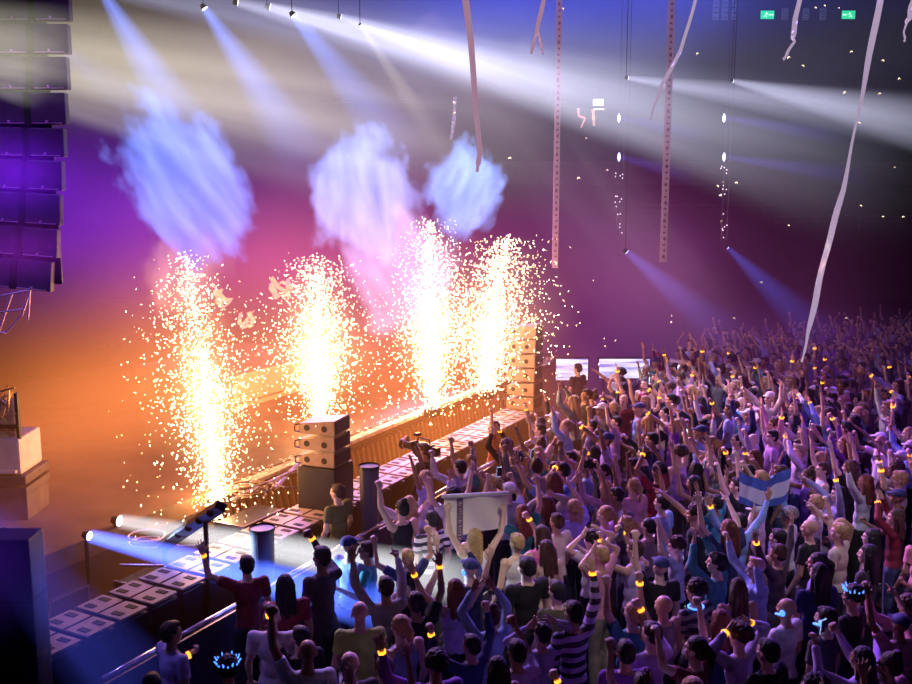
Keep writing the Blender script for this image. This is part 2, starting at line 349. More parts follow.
# ------------------------------------------------------------------ crowd
HZ = 1.63
def hero(px, py, pose, shirt, col, hair, hc, label, dyaw=0., z0=0., **k):
    sc = k.pop('scale', 1.0 + random.uniform(-.03, .03))
    p = P(px, py, z0 + HZ * sc)
    return person(p.x, p.y, z0, yaw_to(p.x, p.y) + dyaw, pose, shirt, PAL[col], hair, HAIRCOL[hc], label, scale=sc, **k)
V = .55
HEROES = [
 (247, 568, 8, 'tee', 'maroon', 'short', 'black', 'man in dark tee waving left arm beside the tall dark drum', dict(dyaw=.2, bands=(0,))),
 (285, 588, 10, 'tee', 'maroon', 'long', 'black', 'person with long black hair and dark red top beside the waving man', {}),
 (272, 619, 10, 'tee', 'white', 'bald', 'black', 'shaved man in pale lavender tee leaning at the barrier', dict(dyaw=-.3)),
 (301, 641, 4, 'tee', 'black', 'short', 'black', 'short dark haired man in black behind the shaved man at barrier', dict(bands=(0,), dyaw=.4)),
 (322, 560, 14, 'sleeve', 'charcoal', 'short', 'black', 'tall person in charcoal jacket lifting one hand beside blue lit man', dict(scale=1.08, dyaw=.5, bands=(1,), skin=SKINS[5])),
 (349, 549, 10, 'sleeve', 'light blue', 'cap', 'navy', 'man in pale blue shirt and sunglasses lit by the beam', dict(dyaw=-1.2, extras=('glasses',))),
 (368, 553, 12, 'tee', 'teal', 'short', 'brown', 'person in teal top with glasses facing the blue shirted man', dict(dyaw=1.0, extras=('glasses',))),
 (338, 494, 10, 'tee', 'olive', 'short', 'brown', 'broad man in olive shirt standing below the speaker stack', dict(dyaw=.5, wide=1.1)),
 (360, 616, 10, 'tee', 'yellow-green', 'bald', 'black', 'shaved steward in yellow green vest near the barrier', dict(dyaw=-.2)),
 (386, 590, 13, 'sleeve', 'grey', 'short', 'black', 'person in grey long sleeves pointing beside the yellow vest steward', dict(bands=())),
 (350, 668, 10, 'tee', 'charcoal', 'bald', 'black', 'bald man cut by the bottom edge below the yellow vest', {}),
 (402, 511, 4, 'tank', 'black', 'bun', 'black', 'woman in black tank top punching left fist up', dict(dyaw=.1, skin=SKINS[1])),
 (432, 522, 10, 'tee', 'white', 'short', 'black', 'person in black and white stripes left of the white banner', dict(striped=True)),
 (475, 540, 15, 'tank', 'white', 'long', 'blonde', 'blonde woman in white top holding the banner overhead', dict(dyaw=-yaw_to(.22, 11.6) - .05, skin=SKINS[4])),
 (455, 592, 1, 'tank', 'lavender', 'long', 'auburn', 'woman with long auburn hair and arms in a V below the banner', dict(bands=(0,))),
 (416, 606, 2, 'tee', 'black', 'short', 'black', 'dark haired man in black tee left of the auburn haired woman', dict(bands=(1,))),
 (470, 572, 14, 'sleeve', 'navy', 'cap', 'navy', 'person in navy cap with a blue glow headset below the banner', dict(extras=('earglow',))),
 (527, 570, 10, 'tee', 'black', 'short', 'black', 'broad man in black tee with arms down right of banner', dict(wide=1.12)),
 (517, 545, 10, 'tank', 'white', 'short', 'blonde', 'short haired blonde person in white tank right of the banner', dict(skin=SKINS[4])),
 (546, 552, 10, 'tank', 'cream', 'long', 'brown', 'woman with long glossy brown hair and cream top', dict(skin=SKINS[4])),
 (592, 543, 9, 'tee', 'white', 'curly', 'black', 'person in brightly lit white tee with hands over curly head', dict(skin=SKINS[4])),
 (557, 524, 10, 'tee', 'cream', 'short', 'brown', 'short brown haired man in cream tee with arms down', {}),
 (557, 594, 10, 'tee', 'olive', 'short', 'black', 'dark haired man in olive tee behind the broad man in black', {}),
 (574, 616, 2, 'sleeve', 'lavender', 'short', 'black', 'man in lavender striped long sleeves lifting right arm', dict(striped=True, bands=(1,))),
 (626, 656, 10, 'tee', 'purple', 'short', 'black', 'short haired man in purple tee seen from behind at bottom', dict(dyaw=-.4)),
 (652, 637, 14, 'tee', 'lavender', 'short', 'black', 'man in lavender tee lifting a wristband at bottom centre', dict(bands=(1,))),
 (664, 609, 4, 'tank', 'grey', 'bald', 'black', 'shaved man in grey tank raising an arm beside striped person', dict(bands=(0,))),
 (696, 594, 10, 'tee', 'grey', 'curly', 'black', 'person in striped tee with a glowing blue necklace', dict(striped=True, extras=('necklace',))),
 (787, 612, 12, 'tee', 'white', 'bald', 'black', 'man in white tee with blue glow headset, lower right', dict(extras=('earglow',), bands=(1,))),
 (853, 600, 10, 'tee', 'black', 'curly', 'black', 'person in black with a blue glowing crown, lower right', dict(extras=('crown',))),
 (826, 622, 10, 'tee', 'charcoal', 'short', 'black', 'person in charcoal with blue glow headset between crown and white tee', dict(extras=('earglow',))),
 (862, 662, 6, 'sleeve', 'lavender', 'long', 'black', 'long haired person in lavender sleeves filming with a phone, bottom right', {}),
 (890, 668, 10, 'tee', 'pink', 'bun', 'black', 'person in pink tee with hair bun at bottom right corner', {}),
 (662, 505, 10, 'tee', 'light blue', 'short', 'black', 'man in pale blue tee among raised arms right of centre', {}),
 (228, 674, 10, 'tee', 'navy', 'curly', 'black', 'person wearing a blue glowing crown at bottom left', dict(extras=('crown',))),  # glowing spikes put in for blue light on the hair
 (171, 636, 12, 'tee', 'lavender', 'short', 'brown', 'man in lavender tee with wristband at front of the barrier', dict(dyaw=-1.0, bands=(0,))),
 (152, 690, 10, 'tee', 'black', 'short', 'black', 'dark haired person cut by the bottom left edge', {}),
 (810, 531, 10, 'tee', 'black', 'bald', 'grey', 'shaved man in black tee behind two white tees', {}),
 (788, 519, 10, 'tee', 'white', 'curly', 'grey', 'grey curly haired person in white tee, right side', {}),
 (816, 505, 10, 'tee', 'white', 'short', 'blonde', 'blond man in white tee with arms down, right side', {}),
 (840, 535, 7, 'tee', 'cream', 'short', 'blonde', 'blond person in cream tee pointing ahead, right side', {}),
 (868, 557, 10, 'tee', 'charcoal', 'long', 'black', 'long haired person in charcoal near the right edge', {}),
 (740, 640, 9, 'sleeve', 'lavender', 'curly', 'brown', 'person in lavender sleeves with both wristbands above head, lower right', dict(bands=(0, 1))),
 (768, 655, 10, 'tee', 'black', 'short', 'black', 'dark haired man in black tee at bottom right of centre', {}),
 (517, 655, 14, 'tee', 'lavender', 'short', 'black', 'man in lavender tee with hand near face at bottom centre', {}),
 (497, 672, 10, 'tank', 'black', 'long', 'black', 'long black haired person in tank at bottom centre', {}),
 (436, 668, 8, 'sleeve', 'purple', 'curly', 'black', 'curly haired person in purple sleeves waving at bottom centre', dict(bands=(0,))),
 (385, 672, 10, 'tee', 'black', 'short', 'brown', 'brown haired man in black tee at bottom left of centre', {}),
 (635, 552, 6, 'tank', 'lavender', 'short', 'brown', 'person in lavender tank with two glowing wristbands at face', dict(bands=(0, 1))),
 (716, 505, 1, 'tee', 'teal', 'short', 'black', 'person in teal tee with arms wide left of the flag', {}),
 (738, 488, 15, 'tee', 'black', 'short', 'black', 'dark haired person in black stretching out the blue and white flag', {}),
]
for (px, py, pose, sh, col, hr, hc, lab, kw) in HEROES:
    hero(px, py, pose, sh, col, hr, hc, lab, **kw)
banner_holder = PEOPLE[13][0]; flag_holder = PEOPLE[-1][0]
# staff on the pit platforms
hero(578, 370, 10, 'tee', 'black', 'short', 'black', 'man in black standing before the LED board', z0=0.0, dyaw=-1.2, skin=SKINS[1])
hero(494, 429, 4, 'tee', 'rust', 'short', 'black', 'man in rust tee raising a fist near the far speaker column', dyaw=.4)
camop = hero(424, 452, 14, 'sleeve', 'black', 'short', 'black', 'camera operator in black filming from the pit', z0=0.0, dyaw=.3, skin=SKINS[2])

GCOL = ['white', 'black', 'charcoal', 'navy', 'light blue', 'lavender', 'maroon', 'purple', 'cream', 'grey', 'pink', 'teal', 'lavender', 'white', 'light blue', 'black']
GH = [('short', 'black'), ('short', 'brown'), ('short', 'black'), ('short', 'blonde'), ('long', 'black'), ('long', 'brown'), ('long', 'blonde'), ('long', 'auburn'), ('curly', 'black'), ('curly', 'brown'), ('pony', 'black'), ('pony', 'blonde'), ('bun', 'brown'), ('cap', 'navy'), ('cap', 'white'), ('bald', 'black')]
HNAME = {'short': '{} cropped hair', 'long': 'long {} hair', 'curly': 'curly {} hair', 'pony': '{} ponytail', 'bun': '{} hair bun', 'cap': '{} cap', 'bald': 'shaved head'}
GARM = {'tee': 'tee', 'tank': 'tank top', 'sleeve': 'jumper'}
GP = [0, 1, 2, 3, 3, 3, 4, 5, 5, 6, 7, 8, 8, 9, 9, 10, 10, 10, 11, 12, 13, 14, 14]
SH_OF = {i: (('tee', 'sleeve') if i % 2 else ('tank', 'tee')) for i in range(16)}
def project(p):
    d = p - CAM; return 456 + F * d.x / d.dot(FWD), 342 - F * d.dot(UPV) / d.dot(FWD)
cands = []
rngc = random.Random(5)
t = 6.0
while t < 42:
    c = -6.8
    while c < 14:
        q = SN(c + rngc.uniform(-.15, .15), t + rngc.uniform(-.15, .15)); c += .53
        if q.y < 7.6 or q.y > 31.5: continue
        hx, hy = project(q + Vector((0, 0, HZ)))
        if hx < 225 or hx > 940 or hy > 715: continue
        if hx < 405 and hy < 650 and q.y < 13: continue
        if 428 < hx < 512 and 505 < hy < 575: continue
        if 735 < hx < 790 and 485 < hy < 505: continue
        lim = 331 if hx < 800 else 331 - (hx - 800) * .12
        if hx < 650: lim = 372 + (560 - hx) * .03
        if hy < lim: continue
        if 610 < hx < 700 and hy < 345: continue
        cands.append((q.length, q.x, q.y, hx, hy))
    t += .60
cands.sort()
used = set(); nind = 0; rest = []
def zone(hx, hy):
    if 560 < hx < 690 and hy < 430: return 'by LED board'
    if abs(hx - (805 + (350 - hy) * .22)) < 55 and hy < 430: return 'under longest streamer'
    if hy > 600: return 'near bottom edge'
    if hx > 845: return 'by right edge'
    if hx < 520 and hy > 540: return 'below white banner'
    if hx < 600 and hy < 500: return 'near far speakers'
    if 690 < hx < 830 and 430 < hy < 560: return 'near blue flag'
    if hx < 640: return 'right of banner'
    return 'mid crowd'
for (dist, x, y, hx, hy) in cands:
    if any((x - a) ** 2 + (y - b) ** 2 < .42 ** 2 for (_, a, b) in PEOPLE): continue
    if nind >= 243: rest.append((x, y)); continue
    for _ in range(60):
        pose = rngc.choice(GP); sh = rngc.choice(SH_OF[pose]); col = rngc.choice(GCOL); hr, hc = rngc.choice(GH)
        key = (sh, col, hr, hc, pose)
        if key not in used: break
    used.add(key)
    up = [s for s in (0, 1) if POSES[pose][s] not in ('down', 'drink')]
    bands = (rngc.choice(up),) if up and rngc.random() < .24 else ()
    lab = f"{col} {GARM[sh]}, {HNAME[hr].format(hc)}, {POSES[pose][2]}, {zone(hx, hy)}"
    person(x, y, 0, yaw_to(x, y) + rngc.gauss(0, .35), pose, sh, tuple(min(1, v * rngc.uniform(.75, 1.2)) for v in PAL[col]), hr, HAIRCOL[hc], 'person in ' + lab,
           group='concert crowd with raised arms', skin=rngc.choice(SKINS[:5]), scale=rngc.uniform(.92, 1.05), wide=rngc.uniform(.94, 1.08), bands=bands,
           trousers=rngc.choice([(.02, .02, .04), (.05, .07, .16), (.03, .03, .03), (.2, .18, .16)]), tilt=(rngc.uniform(-.05, .05), rngc.uniform(-.05, .05)))
    nind += 1
print('PEOPLE', len(PEOPLE), 'rest', len(rest))
# farthest rows: too many to tell apart, one mesh
def low_person(i, sh, hr):
    out = []
    for me, mi in ((body_mesh(POSES[i], .028, 'low', hands=False), 0), (shirt_mesh(POSES[i], sh, .035, 'low'), 1), (hair_mesh(hr, .03), 2)):
        n = len(me.vertices); co = np.empty(n * 3); me.vertices.foreach_get('co', co); co = co.reshape(-1, 3)
        if mi == 1: co[:, :2] *= 1.06
        fs = [tuple(p.vertices) for p in me.polygons]; out.append((co, fs, mi)); D.meshes.remove(me)
    return out
LOW = [low_person(i, s, h) for i, s, h in ((9, 'tee', 'short'), (10, 'tee', 'long'), (3, 'sleeve', 'short'), (5, 'tee', 'curly'), (10, 'tee', 'short'), (2, 'tee', 'short'))]
co_all, f_all, m_all, base = [], [], [], 0
ncl = 6
for (x, y) in rest:
    L_ = rngc.choice(LOW); a = yaw_to(x, y) + rngc.gauss(0, .3); s = rngc.uniform(.92, 1.05); ca, sa = math.cos(a) * s, math.sin(a) * s; ci = rngc.randrange(ncl)
    for co, fs, mi in L_:
        w = np.empty_like(co); w[:, 0] = co[:, 0] * ca - co[:, 1] * sa + x; w[:, 1] = co[:, 0] * sa + co[:, 1] * ca + y; w[:, 2] = co[:, 2] * s
        co_all.append(w); f_all += [tuple(v + base for v in f) for f in fs]; m_all += [mi if mi != 1 else 3 + ci] * len(fs); base += len(co)
if rest:
    me = D.meshes.new('distant_crowd'); me.from_pydata(np.concatenate(co_all).tolist(), [], f_all)
    mats = [mat('far skin', (.5, .32, .25)), mat('x', (.2, .2, .2)), mat('far hair', (.02, .015, .015))] + [mat('far cloth ' + str(k), PALETTE[j][1], .85) for k, j in enumerate((0, 1, 3, 4, 5, 7))]
    for m in mats: me.materials.append(m)
    me.polygons.foreach_set('material_index', np.array(m_all, dtype=np.int32)); smooth(me)
    tag(obj('distant_crowd', me), 'dim distant crowd rows packed at the back of the arena floor', 'crowd', kind='stuff')

# held things
def at_hand(root, side, pose_i, off=.09):
    sh, el, wr, U, Fd, h, s = arm_pts(side, POSES[pose_i][side])
    bpy.context.view_layer.update(); return root.matrix_world @ (wr + Fd * off)
def rootmat(root):
    return Matrix.Translation(root.location) @ root.rotation_euler.to_matrix().to_4x4() @ Matrix.Diagonal((*root.scale, 1))
def hand_world(root, side, pose_i, off=.09):
    sh, el, wr, U, Fd, h, s = arm_pts(side, POSES[pose_i][side]); return rootmat(root) @ (wr + Fd * off)
# white banner
l, r_ = hand_world(banner_holder, 0, 15), hand_world(banner_holder, 1, 15)
tb = thing('banner', 'white cloth banner with a dark vertical strip held up by blonde woman', 'banner', (l + r_) / 2)
ax = (r_ - l); W = ax.length; ax.normalize(); fw = ax.cross(Vector((0, 0, 1))).normalized(); up = Vector((0, 0, 1))
if fw.y > 0: fw = -fw        # towards the camera
bm = BM(); nx, nz = 26, 14; grid = []
BW, BH = W * 1.10, .40
def bpt(u, v, o=0.):
    sag = -.035 * math.sin(PI * u) * (1 - v) - .10 * (1 - u) * (1 - v)
    return ax * ((u - .5) * BW) + up * (v * BH - BH * .80 + sag + .05 * u) + fw * (-.07 + .035 * math.sin(u * 9 + v * 3) * (1 - v * .5) + o)
for j in range(nz + 1): grid.append([bm.verts.new(bpt(i / nx, j / nz)) for i in range(nx + 1)])
for j in range(nz):
    for i in range(nx): bm.faces.new((grid[j][i], grid[j][i + 1], grid[j + 1][i + 1], grid[j + 1][i]))
me = D.meshes.new('cloth'); bm.to_mesh(me); bm.free(); smooth(me)
obj('cloth', me, tb, mat('banner cloth', (.85, .78, .74), .8))
bm = BM(); cap(bm, bpt(-.01, 1.0), bpt(1.01, 1.0), .028, .028); obj('rolled_edge', bm, tb, mat('banner roll', (.6, .58, .66), .8))
bm = BM()
def quadp(bm, u0, v0, u1, v1, o): bm.faces.new([bm.verts.new(bpt(a, b, o)) for a, b in ((u0, v0), (u1, v0), (u1, v1), (u0, v1))])
for k in range(10): quadp(bm, .20, -.12 + k * .105, .30, -.12 + (k + 1) * .105, .006)
obj('dark_strip', bm, tb, mat('banner strip', (.20, .13, .22), .8))
bm = BM(); rr = random.Random(3)
for k in range(13):
    v = -.06 + k * .072; pts = [bpt(.225 + rr.uniform(0, .05), v + rr.uniform(-.02, .02), .012) for _ in range(3)]; tube(bm, pts, .006, 5)
obj('lettering', bm, tb, mat('banner ink', (.65, .5, .6), .8))
# flag
l, r_ = hand_world(flag_holder, 0, 15), hand_world(flag_holder, 1, 15)
r2 = P(790, 466, 2.15); a0 = P(739, 470, 2.15)
tf = thing('flag', 'light blue and white striped flag stretched over heads in the crowd', 'flag', a0)
bm = BM(); nx, nz = 24, 9; g = []
for j in range(nz + 1):
    row = []
    for i in range(nx + 1):
        u, v = i / nx, j / nz; q = (r2 - a0) * u + Vector((0, 0, -v * .42 - .16 * math.sin(PI * u))) + Vector((0, -.06 * math.sin(u * 14 + v * 2), 0)); row.append(bm.verts.new(q))
    g.append(row)
for j in range(nz):
    for i in range(nx):
        f = bm.faces.new((g[j][i], g[j][i + 1], g[j + 1][i + 1], g[j + 1][i])); f.material_index = 1 if 3 <= j <= 6 else 0
me = D.meshes.new('cloth'); bm.to_mesh(me); bm.free(); smooth(me)
obj('cloth', me, tf, [mat('flag blue', (.08, .16, .6), .7), mat('flag white', (.75, .78, .9), .7)])
# phones held up
nph = 0
for (r, x, y) in list(PEOPLE):
    lab = r['label']
    if ('hands at face' in lab or 'filming with a phone' in lab) and nph < 14:
        p = (hand_world(r, 0, 6, .12) + hand_world(r, 1, 6, .12)) / 2
        o = obj('phone', PHONE, None, loc=p, rot=(0.1, 0, r.rotation_euler.z)); nph += 1
        parts_ = lab.replace('person in ', '').split(', ')
        tag(o, 'phone held up by person in ' + parts_[0] + ' with ' + parts_[1] + ' ' + parts_[-1] if len(parts_) > 3 else 'phone held up by the long haired person in lavender, bottom right', 'phone', 'phones held up in the crowd')
# shoulder camera
p = rootmat(camop) @ Vector((.20, .10, 1.62))
tcam = thing('video_camera', 'black shoulder video camera with lens and viewfinder held by the pit operator', 'camera', p, camop.rotation_euler.z - .35)
bm = BM(); box(bm, (.14, .42, .20), (0, 0, 0), bevel=.02); box(bm, (.10, .16, .14), (0, -.26, .01), bevel=.01); obj('camera_body', bm, tcam, M_BLACK)
bm = BM(); cone(bm, (0, .20, 0), (0, .42, 0), .060, .075, 20); cone(bm, (0, .42, 0), (0, .50, 0), .085, .095, 20, False); obj('lens', bm, tcam, M_DARKMETAL)
bm = BM(); box(bm, (.16, .06, .07), (-.13, .12, .10), bevel=.01); cone(bm, (-.05, .12, .1), (0, .12, .1), .012, .012); obj('viewfinder', bm, tcam, M_BLACK)
bm = BM(); tube(bm, [Vector((0, -.15, .10)), Vector((0, -.12, .17)), Vector((0, .12, .17)), Vector((0, .15, .10))], .012); obj('handle', bm, tcam, M_BLACK)
bm = BM(); box(bm, (.10, .08, .05), (0, .15, .22), bevel=.008); obj('lamp', bm, tcam, M_DARKMETAL)
# ------------------------------------------------------------------ room
def struct(name, bm, m, **k):
    o = obj(name, bm, m=m, **k); o['kind'] = 'structure'; return o
M_WALL = mat('arena wall', (.055, .04, .075), .8, noisy=.3, scale=.7)
M_FLOOR = mat('arena floor', (.05, .04, .055), .45, noisy=.3, scale=1.5)
X0, X1, Y0, Y1, ZC = -20, 26, -3, 50, 17
def plane_box(name, size, loc, m): bm = BM(); box(bm, size, loc); return struct(name, bm, m)
plane_box('floor', (X1 - X0, Y1 - Y0, .2), ((X0 + X1) / 2, (Y0 + Y1) / 2, -.1), M_FLOOR)
plane_box('ceiling', (X1 - X0, Y1 - Y0, .2), ((X0 + X1) / 2, (Y0 + Y1) / 2, ZC + .1), M_WALL)
plane_box('wall_left', (.2, Y1 - Y0, ZC), (X0 - .1, (Y0 + Y1) / 2, ZC / 2), M_WALL)
plane_box('wall_right', (.2, Y1 - Y0, ZC), (X1 + .1, (Y0 + Y1) / 2, ZC / 2), M_WALL)
plane_box('wall_back', (X1 - X0, .2, ZC), ((X0 + X1) / 2, Y1 + .1, ZC / 2), M_WALL)
plane_box('wall_front', (X1 - X0, .2, ZC), ((X0 + X1) / 2, Y0 - .1, ZC / 2), M_WALL)
# balcony tiers at the far end
bm = BM(); box(bm, (30, 4, .5), (9, 46, 6.0)); box(bm, (30, .15, 1.0), (9, 44.0, 6.2)); box(bm, (30, 3, .5), (9, 48, 9.6)); box(bm, (30, .15, .9), (9, 46.4, 9.9))
struct('trim_balcony', bm, mat('balcony concrete', (.10, .07, .12), .7, noisy=.2))
def rail(px0, px1, py, Y, lab):
    a, b = PY(px0, py, Y), PY(px1, py, Y); b.z = a.z
    t = thing('balcony_railing', lab, 'railing', (a.x, Y, a.z - .5))
    L = b.x - a.x; bm = BM(); cone(bm, (0, 0, .5), (L, 0, .5), .035, .035, 8); cone(bm, (0, 0, .25), (L, 0, .25), .02, .02, 8); obj('rail', bm, t, mat('rail metal', (.35, .28, .42), .35, .7))
    for k in range(int(L / 1.8) + 1):
        bm = BM(); cone(bm, (k * 1.8, 0, 0), (k * 1.8, 0, .5), .025, .025, 6); obj('post', bm, t, M_DARKMETAL)
rail(776, 930, 216, 43.5, 'thin metal railing along the balcony at far right')
rail(640, 776, 205, 43.5, 'thin metal railing on the balcony between the hanging strips')
# green exit signs and small lamps
for px, lab in ((767, 'green lit exit sign left of the crooked streamer'), (848, 'green lit exit sign left of the longest streamer')):
    p = PY(px, 15, 49.6)
    t = thing('exit_sign', lab, 'exit sign', p)
    bm = BM(); box(bm, (.72, .10, .46), bevel=.02); obj('housing', bm, t, M_BLACK)
    bm = BM(); box(bm, (.64, .02, .38), (0, -.06, 0)); obj('lit_panel', bm, t, mat('exit green', (.02, .5, .2), emit=(.02, .75, .32), es=.9))
    bm = BM(); s = 1 if px < 800 else -1
    ell(bm, (-.05 * s, -.08, .10), (.03, .01, .03)); cone(bm, (-.05 * s, -.08, .07), (-.10 * s, -.08, -.03), .02, .02, 6)
    cone(bm, (-.10 * s, -.08, -.03), (-.02 * s, -.08, -.12), .014, .012, 6); cone(bm, (-.10 * s, -.08, -.03), (-.18 * s, -.08, -.10), .014, .012, 6); cone(bm, (-.06 * s, -.08, .05), (.05 * s, -.08, .0), .012, .01, 6)
    cone(bm, (.08 * s, -.08, 0), (.22 * s, -.08, 0), .02, .02, 6); cone(bm, (.22 * s, -.08, 0), (.30 * s, -.08, 0), .06, .0, 6)
    obj('pictogram', bm, t, mat('exit white', (.7, 1, .8), emit=(.6, 1, .75), es=1.2))
for k, px in enumerate((716, 725, 734, 785, 806, 823)):
    p = PY(px, 14 if k > 2 else 8, 49.7); h = .55 if k > 2 else 1.1
    t = thing('wall_louvre', ('grey wall louvre %s' % ['at left of the left exit sign, first', 'at left of the left exit sign, middle', 'just left of the left exit sign', 'just right of the left exit sign', 'midway between the exit signs', 'just left of the right exit sign'][k]), 'louvre', p, group='grey wall louvres by the exit signs')
    bm = BM(); box(bm, (.30, .1, h), bevel=.02); obj('frame', bm, t, mat('louvre grey', (.35, .38, .6), .6, emit=(.2, .25, .5), es=.12))
    bm = BM()
    for q in range(5): box(bm, (.26, .04, .03), (0, -.06, -h * .4 + q * h * .2))
    obj('slats', bm, t, M_DARKMETAL)
t = thing('lit_sign', 'small white lit sign hanging behind the left vertical strip', 'sign', PY(598, 103, 40))
bm = BM(); box(bm, (.46, .1, .32), bevel=.02); obj('housing', bm, t, M_BLACK); bm = BM(); box(bm, (.40, .02, .25), (0, -.06, .02)); box(bm, (.40, .02, .05), (.03, -.06, -.24)); obj('lit_panel', bm, t, mat('sign white', (1, 1, 1), emit=(.95, 1, .95), es=1.4))
bm = BM(); cone(bm, (0, 0, .15), (0, 0, ZC - t.location.z), .015, .015, 6); obj('hanger', bm, t, M_DARKMETAL)

# ------------------------------------------------------------------ stage
CE, ZD = -9.86, 1.4
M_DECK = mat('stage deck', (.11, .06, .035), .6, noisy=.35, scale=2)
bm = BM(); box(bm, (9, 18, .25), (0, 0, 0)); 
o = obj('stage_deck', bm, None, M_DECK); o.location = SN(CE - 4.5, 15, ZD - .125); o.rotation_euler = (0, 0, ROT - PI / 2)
tag(o, 'wide dark stage deck lit orange behind the spark fountains', 'stage')
# skirt with ribs
t = thing('stage_skirt', 'ribbed metal skirt along the front of the stage deck', 'stage skirt', SN(CE - .04, 6, 0), ROT - PI / 2)
TS = stage_t(P(226, 497, ZD)) - 6
bm = BM(); box(bm, (.06, 18, 1.15), (0, 9, .575)); obj('backing_panel', bm, t, mat('skirt panel', (.035, .022, .03), .5, .3))
bm = BM()
for k in range(80): box(bm, (.07, .06, 1.12), (.06, TS + .1 + k * (17.8 - TS) / 80, .57), rot=Euler((.25, 0, 0)))
obj('ribs', bm, t, mat('skirt rib', (.35, .2, .12), .35, .6)).__setitem__('kind', 'stuff')
bm = BM(); box(bm, (.34, 17.9 - TS, .07), (.06, (17.9 + TS) / 2, 1.345), bevel=.01); obj('edge_strip', bm, t, mat('edge strip', (.75, .6, .48), .35, .2, noisy=.5, scale=6))
# confetti litter on the edge
bm = BM(); rr = random.Random(9)
for k in range(900):
    s = rr.uniform(.015, .04); p = Vector((rr.uniform(-.10, .22), rr.uniform(TS + .1, 17.7), 1.386 + rr.uniform(0, .02)))
    box(bm, (s, s * 1.6, .003), p, rot=Euler((rr.uniform(-.5, .5), rr.uniform(-.5, .5), rr.uniform(0, 6))))
o = obj('confetti_litter', bm, None, mat('confetti paper', (.95, .85, .75), .4)); o.location = SN(CE - .04, 6, 0); o.rotation_euler = (0, 0, ROT - PI / 2)
tag(o, 'pale confetti scraps littering the stage edge strip', 'confetti', kind='stuff')
# riser behind the fountains: pale orange ramp front
a = P(236, 378, 2.05); ca_, ta_ = stage_c(a), stage_t(a)
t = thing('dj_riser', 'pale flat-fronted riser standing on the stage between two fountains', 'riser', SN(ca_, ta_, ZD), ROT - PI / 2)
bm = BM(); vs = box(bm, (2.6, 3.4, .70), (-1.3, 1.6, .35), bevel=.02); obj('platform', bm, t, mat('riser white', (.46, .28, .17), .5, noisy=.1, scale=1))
bm = BM(); box(bm, (.02, 3.3, .02), (.015, 1.6, .12)); obj('joint_line', bm, t, M_DARKMETAL)

# subwoofer row
ZS = 1.2
ORD = ['first', 'second', 'third', 'fourth', 'fifth', 'sixth', 'seventh', 'eighth', 'ninth', 'tenth', 'eleventh', 'twelfth', 'thirteenth', 'fourteenth', 'fifteenth', 'sixteenth', 'seventeenth', 'eighteenth', 'nineteenth', 'twentieth', 'twenty-first', 'twenty-second', 'twenty-third', 'twenty-fourth', 'twenty-fifth', 'twenty-sixth', 'twenty-seventh', 'twenty-eighth']
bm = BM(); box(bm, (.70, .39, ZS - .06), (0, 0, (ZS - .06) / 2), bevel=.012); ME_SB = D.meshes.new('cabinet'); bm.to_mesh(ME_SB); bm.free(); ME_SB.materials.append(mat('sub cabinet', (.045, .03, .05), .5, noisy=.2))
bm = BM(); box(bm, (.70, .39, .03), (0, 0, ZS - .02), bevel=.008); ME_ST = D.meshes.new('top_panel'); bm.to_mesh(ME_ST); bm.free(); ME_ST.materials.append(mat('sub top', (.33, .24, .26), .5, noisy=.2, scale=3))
bm = BM()
for sx in (-.22, .20):
    for sy in (-.10, .10): box(bm, (.14, .075, .006), (sx, sy, ZS - .002)); 
    box(bm, (.02, .38, .005), (0, 0, ZS - .003))
ME_SH = D.meshes.new('hand_recess'); bm.to_mesh(ME_SH); bm.free(); ME_SH.materials.append(mat('recess', (.012, .01, .012), .8))
bm = BM(); box(bm, (.012, .38, ZS - .16), (.353, 0, ZS / 2)); ME_SG = D.meshes.new('grille'); bm.to_mesh(ME_SG); bm.free(); ME_SG.materials.append(mat('grille', (.02, .015, .03), .35, .6, noisy=.5, scale=80))
p0 = P(45, 637, ZS); t0 = stage_t(p0); CS = -8.38
for k in range(27):
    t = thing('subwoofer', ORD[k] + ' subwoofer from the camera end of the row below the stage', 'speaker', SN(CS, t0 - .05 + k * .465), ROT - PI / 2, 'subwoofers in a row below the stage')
    for n_, me in (('cabinet', ME_SB), ('top_panel', ME_ST), ('hand_recess', ME_SH), ('grille', ME_SG)): obj(n_, me, t)

